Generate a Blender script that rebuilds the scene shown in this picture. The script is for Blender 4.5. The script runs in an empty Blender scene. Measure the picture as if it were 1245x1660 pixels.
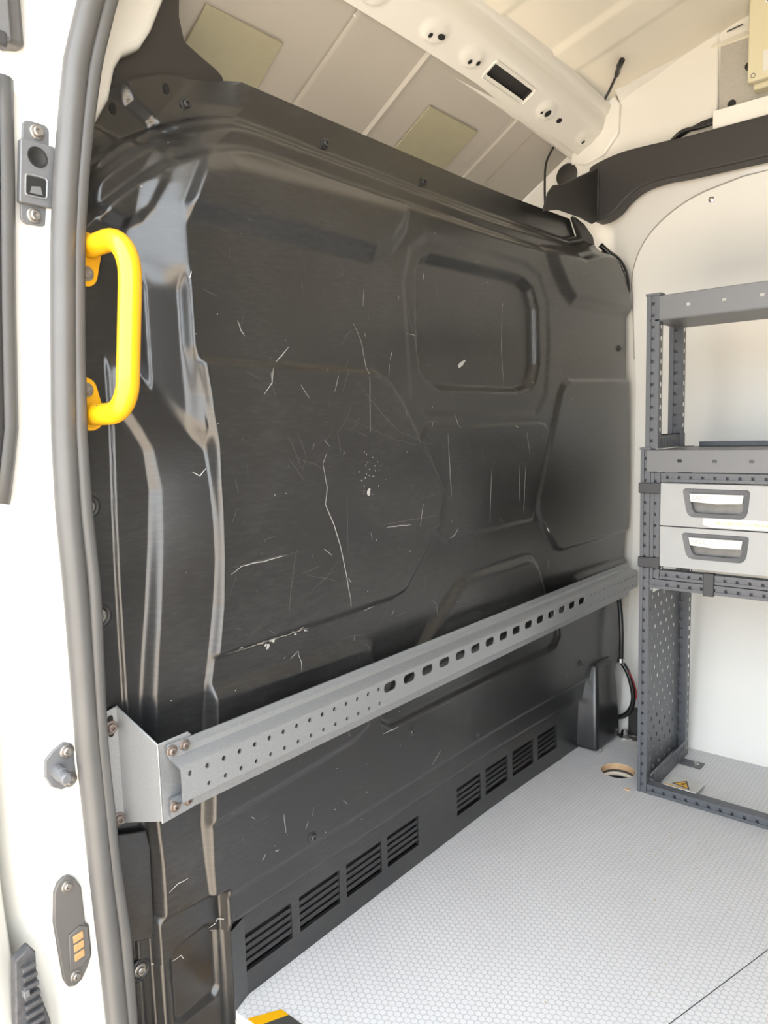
import bpy, bmesh, math, random
import numpy as np
from mathutils import Vector, Matrix
random.seed(7)
rng = np.random.default_rng(5)
scene = bpy.context.scene
col = scene.collection

# ------------------------------------------------------------------ camera
cam_data = bpy.data.cameras.new('camera')
cam = bpy.data.objects.new('camera', cam_data)
col.objects.link(cam)
right = Vector((0.64496, -0.76370, -0.02801))
up = Vector((0.10435, 0.05169, 0.99320))
back = Vector((-0.75706, -0.64350, 0.11303))
m = Matrix((right, up, back)).transposed().to_4x4()
m.translation = Vector((-0.5, -0.962, 1.0))
cam.matrix_world = m
cam_data.sensor_fit = 'AUTO'
cam_data.sensor_width = 36.0
cam_data.lens = 36.0 * 1182.6 / 1660.0
cam_data.clip_start = 0.02
scene.camera = cam

# ------------------------------------------------------------------ light
scene.view_settings.view_transform = 'Standard'
scene.view_settings.look = 'None'
scene.view_settings.gamma = 1.0
scene.view_settings.use_curve_mapping = False
scene.view_settings.exposure = 2.4
world = bpy.data.worlds.new('sky')
scene.world = world
world.use_nodes = True
wn = world.node_tree
bg = wn.nodes['Background']
bg.inputs['Color'].default_value = (0.89, 0.945, 1.0, 1)
bg.inputs['Strength'].default_value = 1.15
sun_data = bpy.data.lights.new('sun', 'SUN')
sun_data.energy = 5.5
sun_data.angle = math.radians(2)
sun_data.color = (1.0, 0.93, 0.82)
sun = bpy.data.objects.new('sun', sun_data)
col.objects.link(sun)
sun.rotation_euler = Vector((-0.15, -0.55, -0.8)).to_track_quat('-Z', 'Y').to_euler()

# ------------------------------------------------------------------ materials
def mat(name, color, rough=0.5, metal=0.0, spec=0.5, noise=0.0, nscale=40, bump=0.0, bscale=200, rvar=0.0, coat=0.0):
    mt = bpy.data.materials.new(name)
    mt.use_nodes = True
    nt = mt.node_tree
    b = nt.nodes['Principled BSDF']
    b.inputs['Base Color'].default_value = (*color, 1)
    b.inputs['Roughness'].default_value = rough
    b.inputs['Metallic'].default_value = metal
    b.inputs['Specular IOR Level'].default_value = spec
    b.inputs['Coat Weight'].default_value = coat
    b.inputs['Coat Roughness'].default_value = 0.08
    tc = nt.nodes.new('ShaderNodeTexCoord')
    if noise or rvar:
        n = nt.nodes.new('ShaderNodeTexNoise')
        n.inputs['Scale'].default_value = nscale
        n.inputs['Detail'].default_value = 5
        nt.links.new(tc.outputs['Object'], n.inputs['Vector'])
        if noise:
            mx = nt.nodes.new('ShaderNodeMix')
            mx.data_type = 'RGBA'
            mx.inputs['A'].default_value = (*[c * (1 - noise) for c in color], 1)
            mx.inputs['B'].default_value = (*[min(1, c * (1 + noise)) for c in color], 1)
            nt.links.new(n.outputs['Fac'], mx.inputs['Factor'])
            nt.links.new(mx.outputs['Result'], b.inputs['Base Color'])
        if rvar:
            mr = nt.nodes.new('ShaderNodeMapRange')
            mr.inputs['From Min'].default_value = 0.3
            mr.inputs['From Max'].default_value = 0.7
            mr.inputs['To Min'].default_value = rough - rvar
            mr.inputs['To Max'].default_value = rough + rvar
            nt.links.new(n.outputs['Fac'], mr.inputs['Value'])
            nt.links.new(mr.outputs['Result'], b.inputs['Roughness'])
    if bump:
        n2 = nt.nodes.new('ShaderNodeTexNoise')
        n2.inputs['Scale'].default_value = bscale
        n2.inputs['Detail'].default_value = 3
        nt.links.new(tc.outputs['Object'], n2.inputs['Vector'])
        bp = nt.nodes.new('ShaderNodeBump')
        bp.inputs['Strength'].default_value = bump
        bp.inputs['Distance'].default_value = 0.002
        nt.links.new(n2.outputs['Fac'], bp.inputs['Height'])
        nt.links.new(bp.outputs['Normal'], b.inputs['Normal'])
    return mt

M = {}
M['white'] = mat('white_paint', (0.66, 0.65, 0.61), 0.28, coat=0.4, noise=0.02, nscale=8)
M['roof'] = mat('roof_paint', (0.74, 0.70, 0.60), 0.42, noise=0.03, nscale=6)  # warm bounce from the ground is put into this roof tone
M['roof_shaded'] = mat('shaded_roof', (0.355, 0.335, 0.30), 0.45, noise=0.04, nscale=6)  # darker roof tone, standing in for shade from the door header
M['panel'] = mat('wall_board', (0.74, 0.73, 0.69), 0.5, noise=0.02, nscale=5)
M['black'] = mat('black_moulding', (0.020, 0.020, 0.021), 0.42, bump=0.25, bscale=600)
M['trim'] = mat('black_trim', (0.025, 0.023, 0.022), 0.5, bump=0.2, bscale=500)
M['gloss_black'] = mat('black_cable', (0.012, 0.012, 0.013), 0.3)
M['dark'] = mat('dark_void', (0.008, 0.008, 0.008), 0.9)
M['rubber'] = mat('seal_rubber', (0.095, 0.094, 0.093), 0.42, noise=0.15, nscale=15)
M['galv'] = mat('galvanised_steel', (0.31, 0.32, 0.33), 0.42, metal=0.55, noise=0.18, nscale=260, rvar=0.06)
M['rack'] = mat('rack_steel', (0.095, 0.10, 0.112), 0.42, noise=0.06, nscale=300)
M['rack_lip'] = mat('rack_shelf_steel', (0.145, 0.148, 0.155), 0.42, noise=0.05, nscale=300)
M['clip'] = mat('clip_plastic', (0.045, 0.046, 0.05), 0.5)
M['drawer'] = mat('drawer_plastic', (0.34, 0.345, 0.345), 0.42, noise=0.07, nscale=18)
M['handle_grey'] = mat('drawer_handle_grey', (0.14, 0.143, 0.15), 0.45)
M['paper'] = mat('paper_label', (0.64, 0.64, 0.62), 0.6, noise=0.03, nscale=60)
M['clear'] = mat('recess_plastic', (0.16, 0.16, 0.155), 0.25, noise=0.5, nscale=30)
M['yellow'] = mat('yellow_paint', (0.72, 0.37, 0.006), 0.3, noise=0.03, nscale=30, coat=0.3)
M['sign_yellow'] = mat('sign_yellow', (0.85, 0.48, 0.03), 0.5)
M['ink'] = mat('ink_black', (0.012, 0.012, 0.012), 0.6)
M['orange_ink'] = mat('ink_orange', (0.75, 0.42, 0.10), 0.6)
M['steel'] = mat('bolt_steel', (0.35, 0.33, 0.31), 0.35, metal=0.8, noise=0.3, nscale=300)
M['rusty'] = mat('rusty_bolt', (0.20, 0.165, 0.145), 0.45, metal=0.6, noise=0.4, nscale=300)
M['chrome'] = mat('bright_steel', (0.65, 0.65, 0.62), 0.2, metal=1.0)
M['dark_steel'] = mat('dark_bolt', (0.05, 0.05, 0.05), 0.35, metal=0.4)
M['plate'] = mat('lock_plate_grey', (0.16, 0.165, 0.175), 0.42, metal=0.2, noise=0.1, nscale=120)
M['copper'] = mat('copper_contact', (0.72, 0.42, 0.20), 0.4, metal=0.5, noise=0.1, nscale=300)
M['contact_plate'] = mat('contact_plate_plastic', (0.11, 0.105, 0.10), 0.45)
M['pad'] = mat('damping_pad', (0.30, 0.285, 0.20), 0.45, noise=0.08, nscale=25)
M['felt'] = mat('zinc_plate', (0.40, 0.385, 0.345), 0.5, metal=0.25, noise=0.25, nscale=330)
M['cream'] = mat('cream_plastic', (0.60, 0.56, 0.40), 0.4)
M['wood'] = mat('plywood_edge', (0.62, 0.42, 0.24), 0.7, noise=0.2, nscale=90)
M['red'] = mat('red_wire', (0.28, 0.015, 0.02), 0.4)
M['scratch'] = mat('scratch_white', (0.42, 0.415, 0.40), 0.7)
M['scratch_dim'] = mat('scratch_grey', (0.10, 0.099, 0.095), 0.6)
M['ground'] = mat('paving', (0.48, 0.41, 0.33), 0.9, noise=0.15, nscale=3)
M['grit'] = mat('grit', (0.50, 0.44, 0.34), 0.8)
M['tape'] = mat('tape_black', (0.05, 0.05, 0.045), 0.6)
M['dirt'] = mat('crusted_hub', (0.07, 0.07, 0.075), 0.6, noise=0.6, nscale=120)

def bulkhead_material():
    mt = bpy.data.materials.new('bulkhead_black')
    mt.use_nodes = True
    nt = mt.node_tree
    N, L = nt.nodes.new, nt.links.new
    b = nt.nodes['Principled BSDF']
    tc = N('ShaderNodeTexCoord')
    big = N('ShaderNodeTexNoise'); big.inputs['Scale'].default_value = 4; big.inputs['Detail'].default_value = 6
    L(tc.outputs['Object'], big.inputs['Vector'])
    mp = N('ShaderNodeMapping'); mp.inputs['Scale'].default_value = (14, 14, 60); mp.inputs['Rotation'].default_value = (0, 0.5, 0)
    L(tc.outputs['Object'], mp.inputs['Vector'])
    sc = N('ShaderNodeTexNoise'); sc.inputs['Scale'].default_value = 3; sc.inputs['Detail'].default_value = 5; sc.inputs['Roughness'].default_value = 0.6
    L(mp.outputs['Vector'], sc.inputs['Vector'])
    ramp = N('ShaderNodeValToRGB')
    ramp.color_ramp.elements[0].position = 0.50; ramp.color_ramp.elements[0].color = (0.0115, 0.0115, 0.012, 1)
    ramp.color_ramp.elements[1].position = 0.80; ramp.color_ramp.elements[1].color = (0.033, 0.0328, 0.0325, 1)
    mixf = N('ShaderNodeMath'); mixf.operation = 'MULTIPLY_ADD'; mixf.inputs[1].default_value = 0.55; 
    L(big.outputs['Fac'], mixf.inputs[0])
    half = N('ShaderNodeMath'); half.operation = 'MULTIPLY'; half.inputs[1].default_value = 0.5
    L(sc.outputs['Fac'], half.inputs[0]); L(half.outputs[0], mixf.inputs[2])
    L(mixf.outputs[0], ramp.inputs['Fac'])
    L(ramp.outputs['Color'], b.inputs['Base Color'])
    b.inputs['Specular IOR Level'].default_value = 0.6
    b.inputs['Coat Weight'].default_value = 0.5
    b.inputs['Coat Roughness'].default_value = 0.25
    mr = N('ShaderNodeMapRange')
    mr.inputs['From Min'].default_value = 0.35; mr.inputs['From Max'].default_value = 0.7
    mr.inputs['To Min'].default_value = 0.28; mr.inputs['To Max'].default_value = 0.39
    L(big.outputs['Fac'], mr.inputs['Value']); L(mr.outputs['Result'], b.inputs['Roughness'])
    gr = N('ShaderNodeTexNoise'); gr.inputs['Scale'].default_value = 500; gr.inputs['Detail'].default_value = 2
    L(tc.outputs['Object'], gr.inputs['Vector'])
    bp = N('ShaderNodeBump'); bp.inputs['Strength'].default_value = 0.12; bp.inputs['Distance'].default_value = 0.001
    L(gr.outputs['Fac'], bp.inputs['Height']); L(bp.outputs['Normal'], b.inputs['Normal'])
    return mt
M['bulkhead'] = bulkhead_material()

def floor_material():
    mt = bpy.data.materials.new('hexagon_vinyl')
    mt.use_nodes = True
    nt = mt.node_tree
    N, L = nt.nodes.new, nt.links.new
    b = nt.nodes['Principled BSDF']
    tc = N('ShaderNodeTexCoord')
    P = 0.0125
    def vm(op, a, c=None):
        n = N('ShaderNodeVectorMath'); n.operation = op
        if isinstance(a, tuple): n.inputs[0].default_value = a
        else: L(a, n.inputs[0])
        if c is not None:
            if isinstance(c, tuple): n.inputs[1].default_value = c
            else: L(c, n.inputs[1])
        return n
    def mm(op, a, c=None):
        n = N('ShaderNodeMath'); n.operation = op
        for i, s in enumerate((a, c)):
            if s is None: continue
            if isinstance(s, (int, float)): n.inputs[i].default_value = s
            else: L(s, n.inputs[i])
        return n.outputs[0]
    p = vm('MULTIPLY', tc.outputs['Object'], (1 / P, 1 / P, 0)).outputs[0]
    s = (1.0, math.sqrt(3), 1.0); h = (0.5, math.sqrt(3) / 2, 0.5)
    def cell(vec):
        md = vm('MODULO', vm('ADD', vec, (1000 * s[0], 1000 * s[1], 0.25)).outputs[0], s).outputs[0]
        return vm('ABSOLUTE', vm('SUBTRACT', md, h).outputs[0]).outputs[0]
    def hexd(v):
        d = vm('DOT_PRODUCT', v, (0.5, math.sqrt(3) / 2, 0)).outputs['Value']
        sx = N('ShaderNodeSeparateXYZ'); L(v, sx.inputs[0])
        return mm('MAXIMUM', d, sx.outputs[0])
    d = mm('MINIMUM', hexd(cell(p)), hexd(cell(vm('ADD', p, (0.5, math.sqrt(3) / 2, 0)).outputs[0])))
    line = N('ShaderNodeMapRange'); line.interpolation_type = 'SMOOTHSTEP'
    line.inputs['From Min'].default_value = 0.38; line.inputs['From Max'].default_value = 0.47
    L(d, line.inputs['Value'])
    big = N('ShaderNodeTexNoise'); big.inputs['Scale'].default_value = 5; big.inputs['Detail'].default_value = 7; big.inputs['Roughness'].default_value = 0.65
    L(tc.outputs['Object'], big.inputs['Vector'])
    c1 = N('ShaderNodeMix'); c1.data_type = 'RGBA'
    c1.inputs['A'].default_value = (0.56, 0.556, 0.57, 1); c1.inputs['B'].default_value = (0.67, 0.665, 0.67, 1)
    L(big.outputs['Fac'], c1.inputs['Factor'])
    c2 = N('ShaderNodeMix'); c2.data_type = 'RGBA'
    c2.inputs['B'].default_value = (0.36, 0.36, 0.38, 1)
    lf = mm('MULTIPLY', line.outputs['Result'], 0.55)
    L(lf, c2.inputs['Factor']); L(c1.outputs['Result'], c2.inputs['A'])
    L(c2.outputs['Result'], b.inputs['Base Color'])
    b.inputs['Roughness'].default_value = 0.42
    bp = N('ShaderNodeBump'); bp.inputs['Strength'].default_value = 0.35; bp.inputs['Distance'].default_value = 0.0008; bp.invert = True
    L(line.outputs['Result'], bp.inputs['Height']); L(bp.outputs['Normal'], b.inputs['Normal'])
    return mt
M['floor'] = floor_material()

# ------------------------------------------------------------------ helpers
class MB:
    def __init__(self):
        self.v = []; self.f = []
    def add(self, vs, fs):
        o = len(self.v)
        self.v.extend([tuple(map(float, p)) for p in vs])
        self.f.extend([tuple(i + o for i in f) for f in fs])
        return self
    def box(self, x0, x1, y0, y1, z0, z1):
        x0, x1 = sorted((x0, x1)); y0, y1 = sorted((y0, y1)); z0, z1 = sorted((z0, z1))
        vs = [(x, y, z) for z in (z0, z1) for y in (y0, y1) for x in (x0, x1)]
        return self.add(vs, [(0, 2, 3, 1), (4, 5, 7, 6), (0, 1, 5, 4), (2, 6, 7, 3), (0, 4, 6, 2), (1, 3, 7, 5)])
    def prism(self, poly, axis, d0, d1):
        """poly: 2D points in the plane normal to axis ('x': (y,z), 'y': (x,z), 'z': (x,y))"""
        def p3(p, d):
            return {'x': (d, p[0], p[1]), 'y': (p[0], d, p[1]), 'z': (p[0], p[1], d)}[axis]
        a = sum(poly[i][0] * poly[(i + 1) % len(poly)][1] - poly[(i + 1) % len(poly)][0] * poly[i][1] for i in range(len(poly)))
        pl = list(poly) if a > 0 else list(poly)[::-1]
        n = len(pl)
        vs = [p3(p, d0) for p in pl] + [p3(p, d1) for p in pl]
        sgn = (d1 > d0) != (axis == 'y')
        fs = [tuple(range(n))[::-1], tuple(range(n, 2 * n))]
        fs += [(i, (i + 1) % n, n + (i + 1) % n, n + i) for i in range(n)]
        if not sgn: fs = [f[::-1] for f in fs]
        return self.add(vs, fs)
    def tube(self, path, r, n=12, caps=True):
        pts = [Vector(p) for p in path]
        rs = r if isinstance(r, (list, tuple)) else [r] * len(pts)
        tang = []
        for i in range(len(pts)):
            a = pts[max(i - 1, 0)]; b = pts[min(i + 1, len(pts) - 1)]
            tang.append((b - a).normalized())
        u = tang[0].orthogonal().normalized()
        vs, fs = [], []
        for i, p in enumerate(pts):
            u = (u - tang[i] * u.dot(tang[i])).normalized()
            w = tang[i].cross(u)
            for k in range(n):
                a = 2 * math.pi * k / n
                vs.append(p + (u * math.cos(a) + w * math.sin(a)) * rs[i])
        for i in range(len(pts) - 1):
            for k in range(n):
                fs.append((i * n + k, i * n + (k + 1) % n, (i + 1) * n + (k + 1) % n, (i + 1) * n + k))
        if caps:
            fs.append(tuple(range(n))[::-1]); fs.append(tuple(range((len(pts) - 1) * n, len(pts) * n)))
        return self.add(vs, fs)
    def cyl(self, p0, p1, r, n=16):
        return self.tube([p0, p1], r, n)
    def lathe(self, prof, n=20, axis='y', c=(0, 0, 0)):
        """prof: (radius, height) along axis; height along -y for axis 'y' (towards the cargo side)"""
        vs, fs = [], []
        for r, h in prof:
            for k in range(n):
                a = 2 * math.pi * k / n
                if axis == 'y': p = (c[0] + r * math.cos(a), c[1] - h, c[2] + r * math.sin(a))
                elif axis == 'z': p = (c[0] + r * math.cos(a), c[1] + r * math.sin(a), c[2] + h)
                else: p = (c[0] - h, c[1] - r * math.cos(a), c[2] + r * math.sin(a))
                vs.append(p)
        for i in range(len(prof) - 1):
            for k in range(n):
                fs.append((i * n + k, i * n + (k + 1) % n, (i + 1) * n + (k + 1) % n, (i + 1) * n + k))
        fs.append(tuple(range((len(prof) - 1) * n, len(prof) * n)))
        return self.add(vs, fs)
    def mesh(self, name):
        me = bpy.data.meshes.new(name)
        me.from_pydata(self.v, [], self.f)
        me.update()
        return me

ORIGIN = {}
def root_origin(o):
    while o.parent: o = o.parent
    return ORIGIN.get(o.name, Vector((0, 0, 0)))

def tag(o, label=None, cat=None, group=None, kind=None):
    if label: o['label'] = label
    if cat: o['category'] = cat
    if group: o['group'] = group
    if kind: o['kind'] = kind
    return o

def thing(name, label, cat, loc=(0, 0, 0), group=None, kind=None):
    o = bpy.data.objects.new(name, None)
    o.empty_display_size = 0.05
    col.objects.link(o)
    o.location = loc
    ORIGIN[o.name] = Vector(loc)
    return tag(o, label, cat, group, kind)

def obj(name, mb, material, parent=None, smooth=False, bevel=0.0, seg=2, auto=None, loc=None):
    me = mb.mesh(name)
    org = root_origin(parent) if parent else (Vector(loc) if loc else Vector((0, 0, 0)))
    if org.length > 0:
        me.transform(Matrix.Translation(-org))
    o = bpy.data.objects.new(name, me)
    col.objects.link(o)
    if parent: o.parent = parent
    elif loc:
        o.location = loc; ORIGIN[o.name] = Vector(loc)
    me.materials.append(M[material])
    bm = bmesh.new(); bm.from_mesh(me)
    bmesh.ops.recalc_face_normals(bm, faces=bm.faces)
    bm.to_mesh(me); bm.free()
    if bevel:
        bv = o.modifiers.new('bevel', 'BEVEL'); bv.width = bevel; bv.segments = seg; bv.limit_method = 'ANGLE'; bv.angle_limit = math.radians(35)
        bv.harden_normals = False
    if smooth or bevel:
        for p in me.polygons: p.use_smooth = True
        if not smooth or auto:
            me.set_sharp_from_angle(angle=math.radians(auto or 40))
    return o

def place(me, name, parent, loc, rot=None, scale=1.0):
    o = bpy.data.objects.new(name, me)
    col.objects.link(o)
    o.parent = parent
    o.location = Vector(loc) - root_origin(parent)
    if rot: o.rotation_euler = rot
    o.scale = (scale,) * 3
    return o

def text(name, body, size, loc, material, parent):
    tx = bpy.data.curves.new(name, 'FONT'); tx.body = body; tx.size = size; tx.extrude = .0001; tx.resolution_u = 3
    tmp = bpy.data.objects.new(name, tx); col.objects.link(tmp)
    bpy.context.view_layer.update()
    me = bpy.data.meshes.new_from_object(tmp.evaluated_get(bpy.context.evaluated_depsgraph_get()))
    bpy.data.objects.remove(tmp)
    me.materials.clear(); me.materials.append(M[material])
    o = bpy.data.objects.new(name, me); col.objects.link(o); o.parent = parent
    o.location = Vector(loc) - root_origin(parent)
    o.rotation_euler = (math.radians(90), 0, math.radians(-90))
    return o

def smooth_mesh(mb, name, material, angle=35):
    me = mb.mesh(name)
    me.materials.append(M[material])
    for p in me.polygons: p.use_smooth = True
    me.set_sharp_from_angle(angle=math.radians(angle))
    return me

def catmull(pts, n=8):
    P = [Vector(p) for p in pts]
    P = [P[0] * 2 - P[1]] + P + [P[-1] * 2 - P[-2]]
    out = []
    for i in range(1, len(P) - 2):
        for k in range(n):
            t = k / n
            a, b, c, d = P[i - 1], P[i], P[i + 1], P[i + 2]
            out.append(0.5 * ((2 * b) + (c - a) * t + (2 * a - 5 * b + 4 * c - d) * t * t + (3 * b - a - 3 * c + d) * t ** 3))
    out.append(P[-2])
    return out

def rrect(x0, x1, y0, y1, r, n=5):
    out = []
    for cx, cy, a0 in ((x1 - r, y1 - r, 0), (x0 + r, y1 - r, 90), (x0 + r, y0 + r, 180), (x1 - r, y0 + r, 270)):
        for k in range(n + 1):
            a = math.radians(a0 + 90 * k / n)
            out.append((cx + r * math.cos(a), cy + r * math.sin(a)))
    return out

def plate_holes(mb, u_edges, holes, v0, v1, to3, depth=None):
    """a flat strip u_edges[0]..u_edges[-1] by v0..v1, cut into cells; holes: {cell index: [(list of (u,v) loops centre)...]}
    each cell has at most one hole, a convex loop; to3(u,v,w) maps to 3D with w the depth behind the face"""
    for i in range(len(u_edges) - 1):
        a, b = u_edges[i], u_edges[i + 1]
        lp = holes.get(i)
        if lp is None:
            mb.add([to3(a, v0, 0), to3(b, v0, 0), to3(b, v1, 0), to3(a, v1, 0)], [(0, 1, 2, 3)])
            continue
        cu = sum(p[0] for p in lp) / len(lp); cv = sum(p[1] for p in lp) / len(lp)
        corners = [(a, v0), (b, v0), (b, v1), (a, v1)]
        ang = lambda p: math.atan2(p[1] - cv, p[0] - cu)
        loop = sorted(lp, key=ang)
        cor = sorted(corners, key=ang)
        vs = [to3(u, v, 0) for u, v in loop] + [to3(u, v, 0) for u, v in cor]
        n = len(loop); fs = []
        # nearest corner for each loop vertex
        def near(p):
            aa = ang(p)
            best = None
            for j in range(4):
                c0 = ang(cor[j])
                d = abs((aa - c0 + math.pi) % (2 * math.pi) - math.pi)
                if best is None or d < best[0]: best = (d, j)
            return best[1]
        ids = [near(p) for p in loop]
        for k in range(n):
            k2 = (k + 1) % n
            if ids[k] == ids[k2]: fs.append((k, k2, n + ids[k]))
            else: fs.append((k, k2, n + ids[k2], n + ids[k]))
        if depth:
            vs += [to3(u, v, depth) for u, v in loop]
            for k in range(n):
                k2 = (k + 1) % n
                fs.append((k, k + n + 4, k2 + n + 4, k2))
        mb.add(vs, fs)

def circ(cu, cv, r, n=10, sv=None):
    return [(cu + r * math.cos(2 * math.pi * (k + .5) / n), cv + (sv or r) * math.sin(2 * math.pi * (k + .5) / n)) for k in range(n)]

def ss(t):
    t = np.clip(t, 0, 1)
    return t * t * (3 - 2 * t)

def sdpoly(x, z, poly):
    poly = np.array(poly, float)
    d = np.full(x.shape, 1e9); inside = np.zeros(x.shape, bool)
    n = len(poly)
    for i in range(n):
        a = poly[i]; b = poly[(i + 1) % n]; e = b - a
        wx, wz = x - a[0], z - a[1]
        t = np.clip((wx * e[0] + wz * e[1]) / (e @ e + 1e-12), 0, 1)
        d = np.minimum(d, (wx - e[0] * t) ** 2 + (wz - e[1] * t) ** 2)
        c = ((a[1] > z) != (b[1] > z))
        with np.errstate(divide='ignore', invalid='ignore'):
            xi = (b[0] - a[0]) * (z - a[1]) / (b[1] - a[1] + 1e-12) + a[0]
        inside ^= c & (x < xi)
    d = np.sqrt(d)
    return np.where(inside, -d, d)

def tab(z, t):
    zs = [p[0] for p in t]; xs = [p[1] for p in t]
    return np.interp(z, zs, xs)

# bolts shared by many things
bolt_mb = MB()
bolt_mb.lathe([(0.0105, 0), (0.0105, 0.002), (0.0092, 0.0028), (0.0070, 0.0028), (0.0068, 0.0065), (0.0055, 0.0078), (0.0032, 0.0078), (0.0030, 0.0045)], 18)
BOLT_STEEL = smooth_mesh(bolt_mb, 'bolt', 'steel')
BOLT_RUST = smooth_mesh(bolt_mb, 'bolt', 'rusty')
BOLT_DARK = smooth_mesh(bolt_mb, 'bolt', 'dark_steel')
BOLT_CHROME = smooth_mesh(bolt_mb, 'bolt', 'chrome')

# ================================================================== SETTING
# ---- ground outside
g = MB().box(-30, 30, -30, 30, -0.75, -0.7)
tag(obj('ground', g, 'ground'), 'tan paving outside the open side door', 'ground', kind='structure')

# ---- floor, with the round cut-out in front of the shelving
HC = (1.455, -0.16); HR = 0.047
fl = MB()
FX0, FX1 = 0.205, 1.76
def fbox(x0, x1, y0, y1):
    fl.add([(x0, y0, 0), (x1, y0, 0), (x1, y1, 0), (x0, y1, 0)], [(0, 1, 2, 3)])
fbox(FX0, FX1, -3.2, -0.26); fbox(FX0, FX1, -0.06, 0.04)
plate_holes(fl, [FX0, 1.35, 1.56, FX1], {1: circ(HC[0], HC[1], HR, 32)}, -0.26, -0.06, lambda u, v, w: (u, v, -w))
fl.add([(FX0, -3.2, 0), (FX0, .04, 0), (FX0, .04, -.018), (FX0, -3.2, -.018)], [(0, 1, 2, 3)])
floor = tag(obj('floor', fl, 'floor'), 'pale grey vinyl floor with a small hexagon pattern', 'floor', kind='structure')
rim = MB()
n = 32
vs = [(HC[0] + HR * math.cos(2 * math.pi * k / n), HC[1] + HR * math.sin(2 * math.pi * k / n), z) for z in (0.0, -0.018) for k in range(n)]
rim.add(vs, [(k, (k + 1) % n, n + (k + 1) % n, n + k) for k in range(n)])
obj('hole_edge', rim, 'wood', floor, smooth=True)
pit = MB()
pit.lathe([(0.052, -0.018), (0.055, -0.05), (0.055, -0.06), (0.0, -0.06)], 28, 'z', (HC[0], HC[1], 0))
obj('hole_recess', pit, 'dirt', floor, smooth=True)
pit = MB(); pit.lathe([(0.030, -0.058), (0.030, -0.045), (0.022, -0.040), (0.0, -0.040)], 18, 'z', (HC[0] - .012, HC[1] - .008, 0))
obj('recess_plug', pit, 'wood', floor, smooth=True, auto=35)
pit = MB().tube([(HC[0] + .043 * math.cos(a), HC[1] + .043 * math.sin(a), -.030) for a in np.linspace(-.9, 2.2, 20)], .006, 8)
obj('recess_ring', pit, 'roof', floor, smooth=True)
sub = MB().box(-0.12, FX0 + .001, -3.2, 0.1, -0.25, -0.2)
tag(obj('door_step', sub, 'trim'), 'dark step well below the floor edge at the side door', 'step', kind='structure')
seam = MB()
for (a, b) in (((0.55, -0.560), (1.35, -0.795)),):
    a = Vector((*a, 0.0004)); b = Vector((*b, 0.0004)); w = (b - a).cross(Vector((0, 0, 1))).normalized() * 0.0009
    seam.add([a - w, a + w, b + w, b - w], [(0, 1, 2, 3)])
obj('floor_seam', seam, 'clip', floor)

# ---- far side wall (body) and its white board
WP = [(-.05, 1.735), (0, 1.735), (.25, 1.80), (.6, 1.85), (1.1, 1.862), (1.4, 1.83), (1.55, 1.765), (1.65, 1.735), (1.75, 1.722), (2.3, 1.70)]
wz = np.concatenate([np.linspace(-.05, 1.9, 66), [1.95, 2.0, 2.06, 2.12]])
def wallx(z): return float(tab(z, WP))
def wall_sheet(y0s, y1s, zs, off):
    mb = MB(); rows = []
    for z in zs:
        rows.append([(wallx(z) - off, y0s, z), (wallx(z) - off, y1s, z)])
    vs = [p for r in rows for p in r]
    mb.add(vs, [(2 * i, 2 * i + 1, 2 * i + 3, 2 * i + 2) for i in range(len(rows) - 1)])
    return mb
wall_far = tag(obj('wall_right', wall_sheet(0.9, -3.2, wz, 0), 'white', smooth=True), 'white painted far side body wall above the floor', 'wall', kind='structure')
# board: upper front corner is rounded
bd = MB()
zs = np.linspace(0.0, 1.655, 90)
def board_front(z):
    if z < 1.40: return -0.045
    t = min((z - 1.40) / 0.25, 1.0)
    return -0.045 - 0.34 * (1 - math.sqrt(max(0.0, 1 - t * t)))
vs = []
for z in zs:
    yf = board_front(z)
    for y in (yf, -3.19): vs.append((wallx(z) - 0.007, y, z))
nb = len(vs)
for z in zs:
    yf = board_front(z)
    vs.append((wallx(z) - 0.001, yf, z))
fs = [(2 * i, 2 * i + 1, 2 * i + 3, 2 * i + 2) for i in range(len(zs) - 1)] + [(2 * i, 2 * i + 2, nb + i + 1, nb + i) for i in range(len(zs) - 1)]
bd.add(vs, fs)
obj('lining_board', bd, 'panel', wall_far, smooth=True, auto=40)
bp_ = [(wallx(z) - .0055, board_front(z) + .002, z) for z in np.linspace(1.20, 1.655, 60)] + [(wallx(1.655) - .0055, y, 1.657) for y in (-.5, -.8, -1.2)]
obj('board_edge_shade', MB().tube(bp_, .0022, 6), 'felt', wall_far, smooth=True)  # grey tube drawn along the board edge in place of its thin shadow
mb = MB(); zz = 1.615
mb.lathe([(0.008, 0), (0.008, 0.002), (0.005, 0.004), (0.0025, 0.004), (0.002, 0.001)], 14, 'x', (wallx(zz) - .007, -.30, zz))
obj('board_screw', mb, 'chrome', wall_far, smooth=True, auto=35)

# ---- ceiling (cargo roof) rising to the rear, with shallow ribs
def ceil_z(y):
    if y > -.02: return 1.955
    if y > -.55: return 1.955 + .27 * (-.02 - y)
    return 1.955 + .27 * .53 + .02 * (1 - math.exp(-(-.55 - y) * 4))
xs = np.linspace(-.12, 1.74, 140)
ys = np.concatenate([np.linspace(-.0, -.6, 40), np.linspace(-.65, -3.2, 12)])
def rib(x):
    r = 0
    for c in (0.12, 0.62, 1.02, 1.40):
        r += 0.006 * float(ss((0.075 - abs(x - c)) / 0.01))
    return r
cv = [(x, y, ceil_z(y) - rib(x)) for y in ys for x in xs]
nx = len(xs)
cf = [(j * nx + i, j * nx + i + 1, (j + 1) * nx + i + 1, (j + 1) * nx + i) for j in range(len(ys) - 1) for i in range(nx - 1)]
ceiling = tag(obj('ceiling', MB().add(cv, cf), 'roof', smooth=True, auto=30), 'bare painted steel roof over the cargo space, coloured beige for warm bounce', 'ceiling', kind='structure')

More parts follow.
